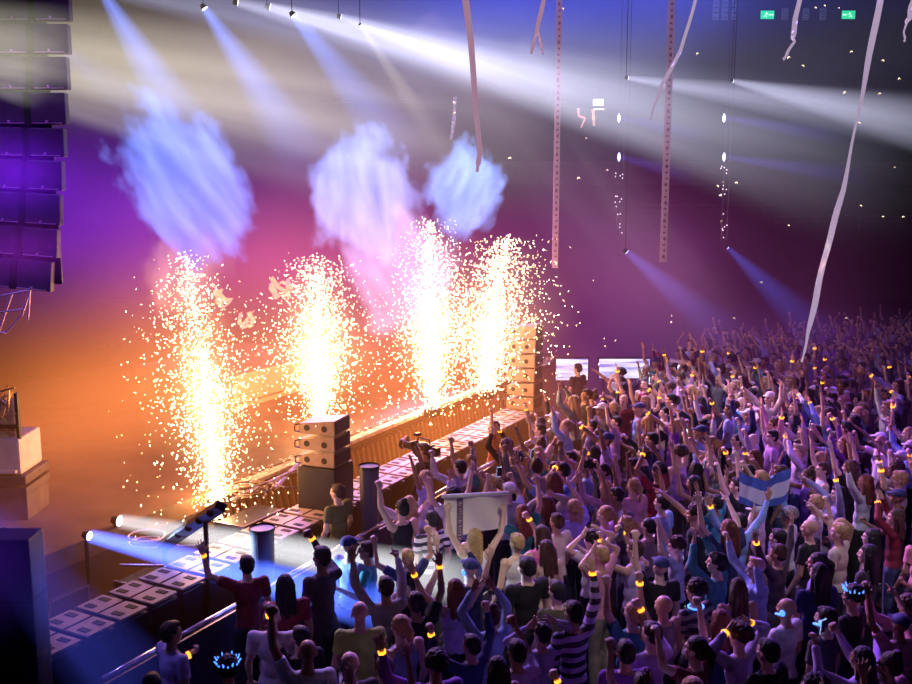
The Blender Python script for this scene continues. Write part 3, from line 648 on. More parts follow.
def small_array(base, n, lab, w=.62, d=.46, h=.235, sub=True, yaw=0.):
    """a sub on the row with line array cabinets stacked and fanned on it"""
    z = base.z
    if sub:
        t = thing('ground_subwoofer', 'dark subwoofer box under ' + lab[0], 'speaker', base, ROT - PI / 2 + yaw)
        bm = BM(); box(bm, (w * 1.05, d * 1.15, .62), (0, 0, .31), bevel=.015); obj('cabinet', bm, t, M_BLACK)
        bm = BM(); box(bm, (.01, d * 1.1, .54), (w * .53, 0, .31)); obj('grille', bm, t, mat('grille'))
        z += .62
    for k in range(n):
        t = thing('line_array_cabinet', lab[1][k], 'speaker', Vector((base.x, base.y, z + .012)), ROT - PI / 2 + yaw + .02 * k, lab[2])
        bm = BM()
        lo, hi = h * .62, h * .94      # wedge: lower at the front
        vs = [bm.verts.new(v) for v in [(-w / 2, -d / 2, 0), (w / 2, -d / 2, 0), (w / 2, d / 2, 0), (-w / 2, d / 2, 0), (-w / 2, -d / 2, lo), (w / 2, -d / 2, hi), (w / 2, d / 2, hi), (-w / 2, d / 2, lo)]]
        for f in ((0, 3, 2, 1), (4, 5, 6, 7), (0, 1, 5, 4), (1, 2, 6, 5), (2, 3, 7, 6), (3, 0, 4, 7)): bm.faces.new([vs[i] for i in f])
        bmesh.ops.bevel(bm, geom=bm.edges[:], offset=.01, segments=2, affect='EDGES')
        obj('cabinet', bm, t, mat('array cabinet', (.30, .20, .15), .5, noisy=.15))
        bm = BM(); box(bm, (.01, d * .9, h * .7), (w / 2 + .004, 0, h * .47)); obj('grille', bm, t, mat('grille'))
        for sx in (-.16, .12):
            bm = BM(); cone(bm, (sx, -d / 2 - .004, h * .40), (sx, -d / 2 - .001, h * .40), .045, .045, 16); obj('side_port', bm, t, mat('recess'))
        bm = BM(); tube(bm, [Vector((-w / 2 + .02, -d / 2, .03)), Vector((-w / 2 - .05, -d / 2 - .02, .04)), Vector((-w / 2 - .05, -d / 2 - .02, lo - .02)), Vector((-w / 2 + .02, -d / 2, lo))], .010); obj('handle', bm, t, M_DARKMETAL)
        z += h
    return z
b0 = P(343, 507, ZS); b0 = SN(CS + .02, stage_t(b0), ZS)
small_array(b0, 3, ('the near front-fill stack', ['lowest orange-edged line array cabinet of the near three-cabinet stack', 'middle cabinet of the near three-cabinet line array stack', 'top cabinet of the near three-cabinet line array stack'], 'cabinets of the near front-fill stack'), yaw=.12, w=.58, d=.50, h=.235)
b1 = P(541, 405, ZS); b1 = SN(CS, t0 - .05 + 26 * .465, ZS)
small_array(b1, 6, ('x', [ORD[k] + ' cabinet from the bottom of the far speaker column' for k in range(6)], 'cabinets of the far speaker column'), w=.62, d=.46, h=.30, sub=False)

# crowd barrier
bm = BM(); box(bm, (.03, .98, .98), (0, 0, .53)); ME_BP = D.meshes.new('panel'); bm.to_mesh(ME_BP); bm.free(); ME_BP.materials.append(mat('barrier panel', (.07, .05, .09), .4, .6))
bm = BM(); cone(bm, (0, -.49, 1.08), (0, .49, 1.08), .03, .03, 10); ME_BR = D.meshes.new('top_rail'); bm.to_mesh(ME_BR); bm.free(); smooth(ME_BR); ME_BR.materials.append(mat('barrier rail', (.7, .62, .75), .25, .8))
bm = BM(); box(bm, (.5, .9, .03), (-.22, 0, .015)); cone(bm, (-.02, .4, .9), (-.45, .4, .03), .018, .018, 6); cone(bm, (-.02, -.4, .9), (-.45, -.4, .03), .018, .018, 6); ME_BF = D.meshes.new('foot_plate'); bm.to_mesh(ME_BF); bm.free(); ME_BF.materials.append(M_DARKMETAL)
for k in range(18):
    t = thing('crowd_barrier', ORD[k] + ' crowd barrier section from the camera end', 'barrier', SN(-7.36, 6.9 + k * 1.0), ROT - PI / 2, 'crowd barrier sections between pit and audience')
    for n_, me in (('panel', ME_BP), ('top_rail', ME_BR), ('foot_plate', ME_BF)): obj(n_, me, t)

# round drums in the pit
def drum(px, py, z, r, lab):
    p = P(px, py, z); t = thing('round_bin', lab, 'bin', (p.x, p.y, 0))
    bm = BM(); cone(bm, (0, 0, 0), (0, 0, z - .02), r * .82, r, 28, cap=True); me = D.meshes.new('bin_body'); bm.to_mesh(me); bm.free(); obj('bin_body', me, t, mat('bin plastic', (.05, .035, .06), .4, noisy=.1))
    bm = BM(); cone(bm, (0, 0, z - .05), (0, 0, z), r * 1.06, r * 1.06, 28, cap=False); cone(bm, (0, 0, z - .03), (0, 0, z - .028), r * .95, r * .95, 28); obj('rim', bm, t, M_BLACK)
drum(262, 527, 1.75, .145, 'tall dark tapered round bin between sub row and waving man')
drum(369, 465, 1.95, .14, 'tall dark round bin right of the speaker stack')

# slanted bar and junk between the stage and the subs
a, b = P(163, 546, 1.25), P(221, 506, 2.2)
t = thing('lighting_bar', 'thick black bar slanting up across the two floor beams', 'lighting bar', a); L_ = (b - a)
bm = BM(); d = L_.normalized(); q = quat_to(d); r = box(bm, (.13, .10, L_.length), (0, 0, 0)); xf(bm, r, Matrix.Translation(L_ / 2) @ q.to_matrix().to_4x4()); obj('bar', bm, t, M_BLACK)

for e_ in (L_ * .02, L_ * .75):
    bm = BM(); tube(bm, [e_, Vector((e_.x, e_.y, -a.z))], .03, 8); obj('stand', bm, t, M_DARKMETAL)
bm = BM()
for k in range(5): xx = L_ * (.14 + .18 * k); cone(bm, xx - Vector((0, .07, -.02)), xx - Vector((0, .09, -.02)), .04, .045, 14)
obj('lamp_lens', bm, t, M_DARKMETAL)
def coil(px, py, z, r, n, lab, m, seed):
    rr = random.Random(seed); bm = BM(); pts = []
    for k in range(n * 14):
        a = k * 2 * PI / 14; q = r * (1 + .25 * math.sin(a * .31 + seed)); pts.append(Vector((math.cos(a) * q + rr.uniform(-.01, .01), math.sin(a) * q * .8, .03 + .035 * k / 14 + .03 * math.sin(a * .7))))
    pts += [pts[-1] + Vector((.25, -.1, -.05)), pts[-1] + Vector((.6, .05, -.1))]
    tube(bm, pts, .013, 6); o = obj('coiled_cable', bm, None, m); o.location = P(px, py, z); tag(o, lab, 'cable'); return o
M_CAB = mat('cable', (.5, .35, .55), .35, .2)
coil(148, 547, 1.12, .20, 4, 'coiled cable glinting purple below the black slanting bar', M_CAB, 1)
coil(252, 497, 1.25, .25, 6, 'tangled cable pile left of the near speaker stack', mat('dark cable', (.10, .06, .05), .4), 2)
coil(50, 565, .9, .18, 4, 'coiled cable glinting purple beside the large dark cabinet', M_CAB, 3)
coil(110, 600, .2, .2, 3, 'coiled cable on floor behind the nearest subwoofers', M_CAB, 4)
for k, (ax_, ay_, bx_, by_, z, lab) in enumerate(((232, 500, 296, 470, 1.25, 'metal scaffold pole lying by the speaker stack'), (275, 488, 300, 462, 1.3, 'short dark pole leaning left of the speaker stack'), (120, 565, 165, 566, 1.15, 'thin pale rod of the low frame near the coiled cable'))):
    a, b = P(ax_, ay_, z), P(bx_, by_, z + .2); bm = BM(); cone(bm, (0, 0, 0), b - a, .035 if k < 2 else .02, .035 if k < 2 else .02, 10); o = obj('metal_pole', bm, None, mat('barrier rail')); o.location = a; tag(o, lab, 'pole')
# flight cases under the junk
for k, (px, py, w, d, h, lab) in enumerate(((150, 575, .7, .5, .95, 'low dark flight case carrying the coiled cable'), (250, 515, .9, .5, 1.2, 'dark flight case under the tangled cables'), (55, 590, .6, .5, .85, 'dark flight case beside the large dark cabinet'))):
    p = P(px, py, h); c_, tt = stage_c(p), stage_t(p); c_ = min(c_, -8.38 - .38 - d / 2)
    t = thing('flight_case', lab, 'flight case', SN(c_, tt), ROT - PI / 2)
    bm = BM(); box(bm, (d, w, h - .02), (0, 0, h / 2), bevel=.015); obj('case_body', bm, t, M_BLACK)
    bm = BM()
    for sx in (-1, 1):
        for sy in (-1, 1): box(bm, (.03, .03, h), (sx * d / 2, sy * w / 2, h / 2))
    for sz in (.03, h): box(bm, (d, .02, .02), (0, -w / 2, sz)); box(bm, (.02, w, .02), (d / 2, 0, sz))
    obj('metal_edging', bm, t, mat('edging', (.4, .3, .45), .3, .8))

# big dark cabinet at bottom left
p = PY(42, 540, 8.3); w = 1.2
t = thing('loudspeaker_cabinet', 'tall dark blue loudspeaker cabinet at the bottom left corner', 'speaker', (p.x - w / 2 - .12, p.y + .16, 0), 0)
h = p.z
bm = BM(); box(bm, (w, .32, h), (0, 0, h / 2), bevel=.02); obj('cabinet', bm, t, mat('blue black', (.02, .015, .045), .4, noisy=.15))
bm = BM()
for k in range(4): box(bm, (w + .01, .34, .012), (0, 0, h * (.2 + .2 * k)))
box(bm, (.02, .34, h), (.25, 0, h / 2)); obj('seams', bm, t, M_BLACK)
for k in range(3):
    bm = BM(); tube(bm, [Vector((.40, -.16, h * (.3 + .2 * k))), Vector((.40, -.21, h * (.3 + .2 * k))), Vector((.40, -.21, h * (.3 + .2 * k) + .14)), Vector((.40, -.16, h * (.3 + .2 * k) + .14))], .012); obj('handle', bm, t, M_DARKMETAL)

# pale backline unit at left edge
p = PY(-6, 468, 13.2)
t = thing('backline_rack', 'pale ribbed equipment rack with tangled wires at the left edge', 'rack', (p.x, p.y, p.z))
M_PALE = mat('pale rack', (.62, .5, .46), .5, noisy=.2, scale=6)
bm = BM(); box(bm, (1.05, .7, .50), (0, 0, .25), bevel=.04); box(bm, (.95, .08, .04), (0, -.37, .06)); obj('base_case', bm, t, M_PALE)
bm = BM()
for k in range(7): cap(bm, (-.42 + k * .14, -.22, .5), (-.42 + k * .14, -.20, .98), .055, .05)
obj('upright_tube', remesh(bm, .02, 'u'), t, M_PALE)
bm = BM(); box(bm, (1.05, .06, .04), (0, -.30, .66)); box(bm, (.04, .06, .65), (.50, -.28, .78)); box(bm, (.06, .02, .1), (.10, -.36, .28)); obj('strap', bm, t, M_BLACK)
bm = BM(); rr = random.Random(4)
for k in range(14):
    pts = [Vector((rr.uniform(-.5, .5), -.3 + rr.uniform(-.05, .1), rr.uniform(.55, 1.25))) for _ in range(5)]; tube(bm, pts, .008, 5)
obj('wire_tangle', bm, t, mat('wire', (.8, .55, .35), .3, .7))
bm = BM(); box(bm, (1.2, .8, .12), (0, 0, .03), bevel=.02); box(bm, (1.2, .8, .10), (0, 0, -.12), bevel=.01); box(bm, (1.15, .7, p.z - .2), (0, 0, -.1 - (p.z - .2) / 2 + .02)); o = obj('wooden_platform', bm, None, mat('platform wood', (.10, .06, .05), .6, noisy=.4, scale=5)); o.location = (p.x, p.y, p.z - .09); tag(o, 'dark planked platform under the pale rack', 'platform')

# hanging line array, upper left
t = thing('hanging_speaker_array', 'curved hanging speaker array with pink edged cabinets at upper left', 'speaker array', PY(20, 0, 11))
M_LA = mat('array back', (.05, .018, .07), .5, noisy=.15); M_PINK = mat('array rail', (.62, .35, .6), .35, .5)
rows = [(-85, -45, 68), (-43, -12, 68), (-10, 21, 68), (23, 54, 67), (56, 90, 66), (92, 125, 64.5), (127, 157, 63), (159, 190, 61), (192, 224, 59), (226, 256, 56), (258, 289, 50)]
org = t.location
for k, (y0, y1, xr) in enumerate(rows):
    Y = 11 - .0 * k; a = PY(xr - 74, y1, Y); b = PY(xr, y0, Y); sk = max(0, k - 5) * .010
    w_, h_ = b.x - a.x, b.z - a.z
    bm = BM(); box(bm, (w_ - .01, .12, h_ - .012), (0, 0, 0), bevel=.012); c = obj('cabinet', bm, t, M_LA); c.location = Vector(((a.x + b.x) / 2, Y + .06, (a.z + b.z) / 2)) - org
    c.rotation_euler = (0, sk * 2, 0)
    for s in (-1, 1):
        bm = BM(); box(bm, (w_ / 2 - .09, .015, .009), (s * w_ / 4 - .0, -.066, -h_ / 2 + .02)); box(bm, (.02, .03, .03), (s * w_ / 4, -.072, -h_ / 2 + .035)); obj('rigging_rail', bm, c, M_PINK)
    bm = BM(); box(bm, (.07, .012, h_), (0, -.062, 0)); obj('centre_spine', bm, c, M_BLACK)
    if k == len(rows) - 1: last = c.location.copy()
a_, b_ = PY(-30, 284, 11.2), PY(46, -85, 11.2); bm = BM(); box(bm, (b_.x - a_.x - .06, .03, (b_.z - a_.z)), (0, 0, 0)); o_ = obj('dark_backing', bm, t, M_BLACK); o_.location = (a_ + b_) / 2 - org - Vector((.04, 0, 0))  # black sheet added behind so the gaps between cabinets stay dark
bm = BM()
fr = [PY(x, y, 11) - org for x, y in ((-20, 300), (30, 290), (22, 315), (5, 333), (-18, 330))]
tube(bm, [fr[0], fr[1], fr[2], fr[3], fr[4]], .012); q = [PY(x, y, 11) - org for x, y in ((12, 293), (-2, 334), (24, 309), (-14, 314), (28, 320))]
tube(bm, q[:2], .012); tube(bm, q[2:4], .010); tube(bm, [fr[1], q[4]], .01); obj('pull_back_frame', bm, t, M_PINK)
bm = BM(); cone(bm, (-.2, .25, 1.2), (-.2, .25, ZC - org.z), .02, .02, 8); cone(bm, (.2, .25, 1.2), (.2, .25, ZC - org.z), .02, .02, 8); obj('hanging_chain', bm, t, M_DARKMETAL)

# LED board beyond the pit
def led(px0, px1, py0, py1, Y, lab):
    a, b = PY(px0, py1, Y), PY(px1, py0, Y); t = thing('led_board', lab, 'LED board', ((a.x + b.x) / 2, Y, 0)); w_, h_ = b.x - a.x, b.z - a.z
    bm = BM(); box(bm, (w_ + .08, .12, h_ + .08), (0, .07, (a.z + b.z) / 2), bevel=.01); box(bm, (.08, .1, a.z), (-w_ * .4, .08, a.z / 2)); box(bm, (.08, .1, a.z), (w_ * .4, .08, a.z / 2)); obj('frame', bm, t, M_BLACK)
    m = mat('led picture'); N = m.node_tree.nodes
    if len(N) < 5:
        Lk = m.node_tree.links; tc = N.new('ShaderNodeTexCoord'); mp = N.new('ShaderNodeMapping'); mp.inputs['Scale'].default_value = (.35, 1, 5); nz = N.new('ShaderNodeTexNoise'); nz.inputs['Scale'].default_value = 2
        cr = N.new('ShaderNodeValToRGB'); e = cr.color_ramp.elements; e[0].position = .38; e[0].color = (.10, .16, .65, 1); e[1].position = .6; e[1].color = (.85, .9, 1, 1)
        Lk.new(tc.outputs['Object'], mp.inputs[0]); Lk.new(mp.outputs[0], nz.inputs['Vector']); Lk.new(nz.outputs[0], cr.inputs[0]); Lk.new(cr.outputs[0], N['Principled BSDF'].inputs['Emission Color']); N['Principled BSDF'].inputs['Emission Strength'].default_value = 1.0
    bm = BM(); box(bm, (w_, .02, h_), (0, 0, (a.z + b.z) / 2)); obj('screen', bm, t, m)
led(556, 588, 359, 380, 25, 'bright blue and white LED board right of the far speaker column')
led(599, 650, 359, 378, 25.2, 'blue and white LED board half hidden by the crowd')
led(488, 526, 362, 377, 24.8, 'blue and white LED board seen through the sparks')

# ------------------------------------------------------------------ streamers and confetti
M_RIB = mat('ribbon', (.75, .45, .55), .3, .2, emit=(.75, .42, .58), es=.45); M_FOIL = mat('foil ribbon', (.8, .72, .85), .15, .75, emit=(.85, .65, .95), es=.45)  # emission put in for stage light shining on the ribbons
def ribbon(pts, Y, w, lab, m, n=40, twist=3., cat='streamer'):
    pts3 = [PY(x, y, Y if not isinstance(Y, list) else Y[i]) for i, (x, y) in enumerate(pts)]
    if pts[0][1] <= 0: d = pts3[0] - pts3[1]; pts3.insert(0, pts3[0] + d.normalized() * 1.0)
    bm = BM(); prev = None; segs = []
    for i in range(len(pts3) - 1):
        for k in range(n // (len(pts3) - 1)): segs.append(pts3[i].lerp(pts3[i + 1], k / (n // (len(pts3) - 1))))
    segs.append(pts3[-1]); N_ = len(segs)
    for i, p in enumerate(segs):
        d = (segs[min(i + 1, N_ - 1)] - segs[max(i - 1, 0)]).normalized(); a = Vector((1, 0, 0)); a = (a - d * a.dot(d)).normalized(); b = d.cross(a)
        an = math.sin(i / N_ * twist * 2) * .8; s = a * math.cos(an) + b * math.sin(an); ww = w * (1 if i < N_ - 3 else .6)
        wob = b * .02 * math.sin(i * .7)
        cur = (bm.verts.new(p - pts3[-1] + s * ww / 2 + wob), bm.verts.new(p - pts3[-1] + b * .006 + wob), bm.verts.new(p - pts3[-1] - s * ww / 2 + wob))
        if prev: bm.faces.new((prev[0], cur[0], cur[1], prev[1])); bm.faces.new((prev[1], cur[1], cur[2], prev[2]))
        prev = cur
    me = D.meshes.new('streamer'); bm.to_mesh(me); bm.free(); smooth(me)
    o = obj('paper_streamer', me, None, m); o.location = pts3[-1]; tag(o, lab, cat); return o
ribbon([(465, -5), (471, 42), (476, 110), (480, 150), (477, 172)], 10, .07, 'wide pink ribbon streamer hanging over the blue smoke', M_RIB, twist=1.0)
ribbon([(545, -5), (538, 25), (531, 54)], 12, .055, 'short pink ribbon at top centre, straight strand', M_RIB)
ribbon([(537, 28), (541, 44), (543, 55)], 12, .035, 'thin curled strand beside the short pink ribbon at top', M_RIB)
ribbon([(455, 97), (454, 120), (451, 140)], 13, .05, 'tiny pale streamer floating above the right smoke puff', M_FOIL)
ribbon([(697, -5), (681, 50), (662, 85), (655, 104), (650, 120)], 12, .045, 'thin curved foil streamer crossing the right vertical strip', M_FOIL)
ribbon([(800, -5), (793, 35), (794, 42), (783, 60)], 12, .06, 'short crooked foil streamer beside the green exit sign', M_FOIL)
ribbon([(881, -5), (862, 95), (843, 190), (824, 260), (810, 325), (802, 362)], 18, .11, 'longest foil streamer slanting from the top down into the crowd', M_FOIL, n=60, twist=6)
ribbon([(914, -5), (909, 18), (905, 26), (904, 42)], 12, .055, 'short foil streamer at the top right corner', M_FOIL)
ribbon([(578, 108), (579, 116), (585, 118), (581, 128)], 30, .07, 'small zigzag orange streamer scrap by the white sign', mat('orange ribbon', (.9, .4, .3), .5, emit=(1, .4, .3), es=.5))  # scrap's lit orange is put in as emission
ribbon([(593, 109), (594, 126)], 30, .10, 'small straight tan streamer scrap under the white sign', mat('tan ribbon', (.8, .5, .3), .5, emit=(.8, .45, .25), es=.5))  # emission gives this scrap its lit tone
def vstrip(px, py, w, lab, Y=22):
    p = PY(px, py, Y); t = thing('hanging_strip', lab, 'hanging strip', p); H = ZC - p.z
    bm = BM(); box(bm, (w, .03, H), (0, 0, H / 2)); obj('strip', bm, t, mat('strip plastic', (.35, .25, .33), .5, emit=(.5, .28, .42), es=.18))  # faint emission put in for light falling on the strip
    bm = BM()
    for k in range(100):
        z = .12 + k * .13
        if z < H: box(bm, (w * .35, .01, .04 + .03 * (k % 3 == 0)), (.01 * (k % 2), -.02, z))
    obj('slot', bm, t, mat('strip slot', (.2, .1, .2), .6)).__setitem__('kind', 'stuff')
vstrip(555, 268, .13, 'left of two thin pink vertical strips hanging from the roof'); vstrip(663, 262, .15, 'right of two thin pink vertical strips hanging from the roof')
bm0 = BM(); 
pts = [(0, 0, 0), (.03, .004, .02), (.06, -.006, .018), (.075, .0, -.01)]
vs = [(bm0.verts.new((x, y, z)), bm0.verts.new((x + .005, y + .02, z - .028))) for x, y, z in pts]
for a, b in zip(vs[:-1], vs[1:]): bm0.faces.new((a[0], b[0], b[1], a[1]))
ME_CF = D.meshes.new('confetti'); bm0.to_mesh(ME_CF); bm0.free(); ME_CF.materials.append(mat('glowing confetti', (.9, .8, .6), .4, emit=(1, .78, .5), es=1.6))  # points of light drawn as flakes, their glint put in as emission
CF = [(735, 182, 20), (843, 93, 20), (850, 52, 20), (868, 57, 20), (882, 60, 20), (898, 79, 20), (878, 94, 20), (858, 122, 20), (802, 65, 20), (787, 58, 20), (893, 168, 20), (860, 205, 24), (882, 217, 24), (902, 217, 24), (733, 318, 24), (671, 316, 24), (670, 322, 24),
      (508, 158, 18), (577, 178, 18), (585, 138, 25), (696, 54, 25), (717, 185, 22), (722, 183, 22), (719, 195, 22), (720, 222, 22), (562, 8, 22), (815, 7, 26), (824, 5, 26), (838, 8, 26), (606, 170, 24), (604, 346, 26), (788, 225, 24), (760, 282, 22), (845, 318, 24)]
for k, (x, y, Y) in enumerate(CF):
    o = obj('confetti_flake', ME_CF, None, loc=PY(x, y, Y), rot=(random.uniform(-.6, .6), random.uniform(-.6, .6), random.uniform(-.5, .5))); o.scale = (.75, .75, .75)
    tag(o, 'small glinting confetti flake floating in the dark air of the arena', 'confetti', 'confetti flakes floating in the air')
# pink-white streamer tangles over the stage, brightness put in as emission
for k, (x, y, s, lab) in enumerate(((280, 290, .35, 'pale crumpled streamer tangle floating above the riser'), (222, 300, .3, 'pinkish streamer tangle right of the left fountain'), (246, 322, .28, 'folded triangular paper scrap floating over the riser'))):
    rr = random.Random(k + 20); bm = BM()
    for j in range(5):
        q = [Vector((rr.uniform(-s, s) * .5, rr.uniform(-.1, .1), s * (.5 - i * .3) + rr.uniform(-.05, .05))) for i in range(4)]
        for a, b in zip(q[:-1], q[1:]):
            w_ = Vector((.035, 0, .02)); bm.faces.new([bm.verts.new(v) for v in (a - w_, a + w_, b + w_, b - w_)])
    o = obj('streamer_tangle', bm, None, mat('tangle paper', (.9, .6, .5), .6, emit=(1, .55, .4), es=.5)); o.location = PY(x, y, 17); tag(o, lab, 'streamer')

# ------------------------------------------------------------------ spark fountains
M_SP = [mat('spark white', (1, .8, .5), emit=(1, .80, .45), es=8), mat('spark gold', (1, .6, .3), emit=(1, .55, .20), es=5), mat('spark pale', (1, .8, .7), emit=(1, .70, .48), es=2.4)]
for m in M_SP:
    m.cycles.emission_sampling = 'NONE'
def vol_mat(name):
    m = D.materials.new(name); m.use_nodes = True; nt = m.node_tree; nt.nodes.clear(); return m, nt, nt.nodes, nt.links
def mth(N, L, op, a, b=None, c=None, clamp=False):
    n = N.new('ShaderNodeMath'); n.operation = op; n.use_clamp = clamp
    for i, v in enumerate((a, b, c)):
        if v is None: continue
        if isinstance(v, (int, float)): n.inputs[i].default_value = v
        else: L.new(v, n.inputs[i])
    return n.outputs[0]
FOUNT = [  # base px, z of base, height m, half width m, n sparks, label
 (217, 524, 1.0, 3.9, .54, 4200, 'left'), (320, 428, 1.4, 3.15, .66, 4400, 'second'), (432, 416, 1.4, 3.75, .55, 4400, 'third'), (487, 398, 1.4, 3.35, .80, 4800, 'right')]
LEAN = [-.32, 0.0, -.05, .42]
FB = []
for k, (px, py, z, H, hw, n, nm) in enumerate(FOUNT):
    B = P(px, py, z); FB.append(B)
    t = thing('spark_machine', f'small black spark machine at the foot of the {nm} fountain', 'spark machine', (B.x, B.y, z if z > 1.1 else 0), ROT)
    bz = 0 if z > 1.1 else z - .16
    bm = BM(); box(bm, (.26, .22, .16 + bz), (0, 0, (.16 + bz) / 2 - (0 if z <= 1.1 else .16 * 0)), bevel=.02); obj('case', bm, t, M_BLACK)
    bm = BM(); cone(bm, (0, 0, .16 + bz), (0, 0, .19 + bz), .05, .04, 16); obj('nozzle', bm, t, M_DARKMETAL)
    rr = random.Random(100 + k); V_, F_, MI = [], [], []
    for i in range(n):
        u = rr.random()
        if u < .62: h = rr.betavariate(1.7, 2.3)
        elif u < .85: h = rr.betavariate(3, 1.5)
        else: h = rr.random() * .5
        wd = hw * (.2 + 1.35 * min(1, h * 2.2)) * (1.0 if h < .7 else 1 - (h - .7) * 1.3)
        if u >= .85: wd = hw * 2.4
        a = rr.random() * 2 * PI; q = abs(rr.gauss(0, .50)) * wd
        p = Vector((math.cos(a) * q + LEAN[k] * h * h, math.sin(a) * q, h * H))
        s = rr.uniform(.005, .0125) * (1.0 if k == 0 else 1.15 if k == 1 else 1.3); d = Vector((rr.gauss(0, .6), rr.gauss(0, .5), rr.gauss(0, 1))).normalized(); e = d.orthogonal().normalized(); f = d.cross(e)
        st = s * rr.uniform(1.2, 2.6); b0_ = len(V_)
        V_ += [p - d * st, p + e * s, p + f * s, p - e * s, p - f * s, p + d * st + e * s * rr.uniform(-1, 1.2)]
        F_ += [(b0_, b0_ + 2, b0_ + 1), (b0_, b0_ + 3, b0_ + 2), (b0_, b0_ + 4, b0_ + 3), (b0_, b0_ + 1, b0_ + 4), (b0_ + 5, b0_ + 1, b0_ + 2), (b0_ + 5, b0_ + 2, b0_ + 3), (b0_ + 5, b0_ + 3, b0_ + 4), (b0_ + 5, b0_ + 4, b0_ + 1)]
        MI += [rr.choice((0, 0, 1, 2) if h < .65 else (0, 1, 2, 2))] * 8
    me = D.meshes.new('sparks'); me.from_pydata(V_, [], F_)
    for m in M_SP: me.materials.append(m)
    me.polygons.foreach_set('material_index', np.array(MI, dtype=np.int32))
    o = obj('spark_fountain', me); o.location = B + Vector((0, 0, .05)); tag(o, {'left': 'leftmost spark fountain, standing alone', 'second': 'second spark fountain from left, behind the speaker stack', 'third': 'third spark fountain from left, tall and bright', 'right': 'rightmost spark fountain, wide golden spray'}[nm], 'spark fountain', kind='stuff')
    # emissive volume put in for the glare and halo round the sparks
    m, nt, N, L = vol_mat('spark glare ' + nm)
    tc = N.new('ShaderNodeTexCoord'); sp = N.new('ShaderNodeSeparateXYZ'); L.new(tc.outputs['Object'], sp.inputs[0])
    hz = mth(N, L, 'DIVIDE', sp.outputs[2], H); wd = mth(N, L, 'MULTIPLY_ADD', mth(N, L, 'MINIMUM', mth(N, L, 'MULTIPLY', hz, 2.2), 1), hw * .95, hw * .12)
    xx = mth(N, L, 'SUBTRACT', sp.outputs[0], mth(N, L, 'MULTIPLY', mth(N, L, 'MULTIPLY', hz, hz), LEAN[k]))
    rad = mth(N, L, 'DIVIDE', mth(N, L, 'SQRT', mth(N, L, 'ADD', mth(N, L, 'MULTIPLY', xx, xx), mth(N, L, 'MULTIPLY', sp.outputs[1], sp.outputs[1]))), wd)
    fall = mth(N, L, 'POWER', mth(N, L, 'SUBTRACT', 1, rad, clamp=True), 2.0)
    # vertical profile: bright at 10-60 % of the height
    vp = mth(N, L, 'MULTIPLY', mth(N, L, 'POWER', mth(N, L, 'SUBTRACT', 1.02, hz, clamp=True), 1.7), mth(N, L, 'MULTIPLY', hz, 7, clamp=True))
    nz = N.new('ShaderNodeTexNoise'); nz.inputs['Scale'].default_value = 3.0; nz.inputs['Detail'].default_value = 2; L.new(tc.outputs['Object'], nz.inputs['Vector'])
    nn = mth(N, L, 'POWER', mth(N, L, 'MULTIPLY', nz.outputs[0], 1.7), 3)
    st = mth(N, L, 'MULTIPLY', mth(N, L, 'MULTIPLY', fall, vp), mth(N, L, 'MULTIPLY', nn, (13, 15, 17, 5.5)[k]))
    halo = mth(N, L, 'POWER', mth(N, L, 'SUBTRACT', 1, mth(N, L, 'MULTIPLY', rad, .38), clamp=True), 2.5)
    st = mth(N, L, 'ADD', st, mth(N, L, 'MULTIPLY', mth(N, L, 'MULTIPLY', halo, vp), (1.5, 1.9, 2.3, 1.3)[k]))
    em = N.new('ShaderNodeEmission'); em.inputs[0].default_value = (1, .52, .22, 1); L.new(st, em.inputs[1]); out = N.new('ShaderNodeOutputMaterial'); L.new(em.outputs[0], out.inputs['Volume'])
    bm = BM(); cone(bm, (LEAN[k] * .2, 0, 0), (LEAN[k] * .9, 0, H), hw * 1.6, hw * 2.6, 20); c = obj('spark_glare', bm, o, m)

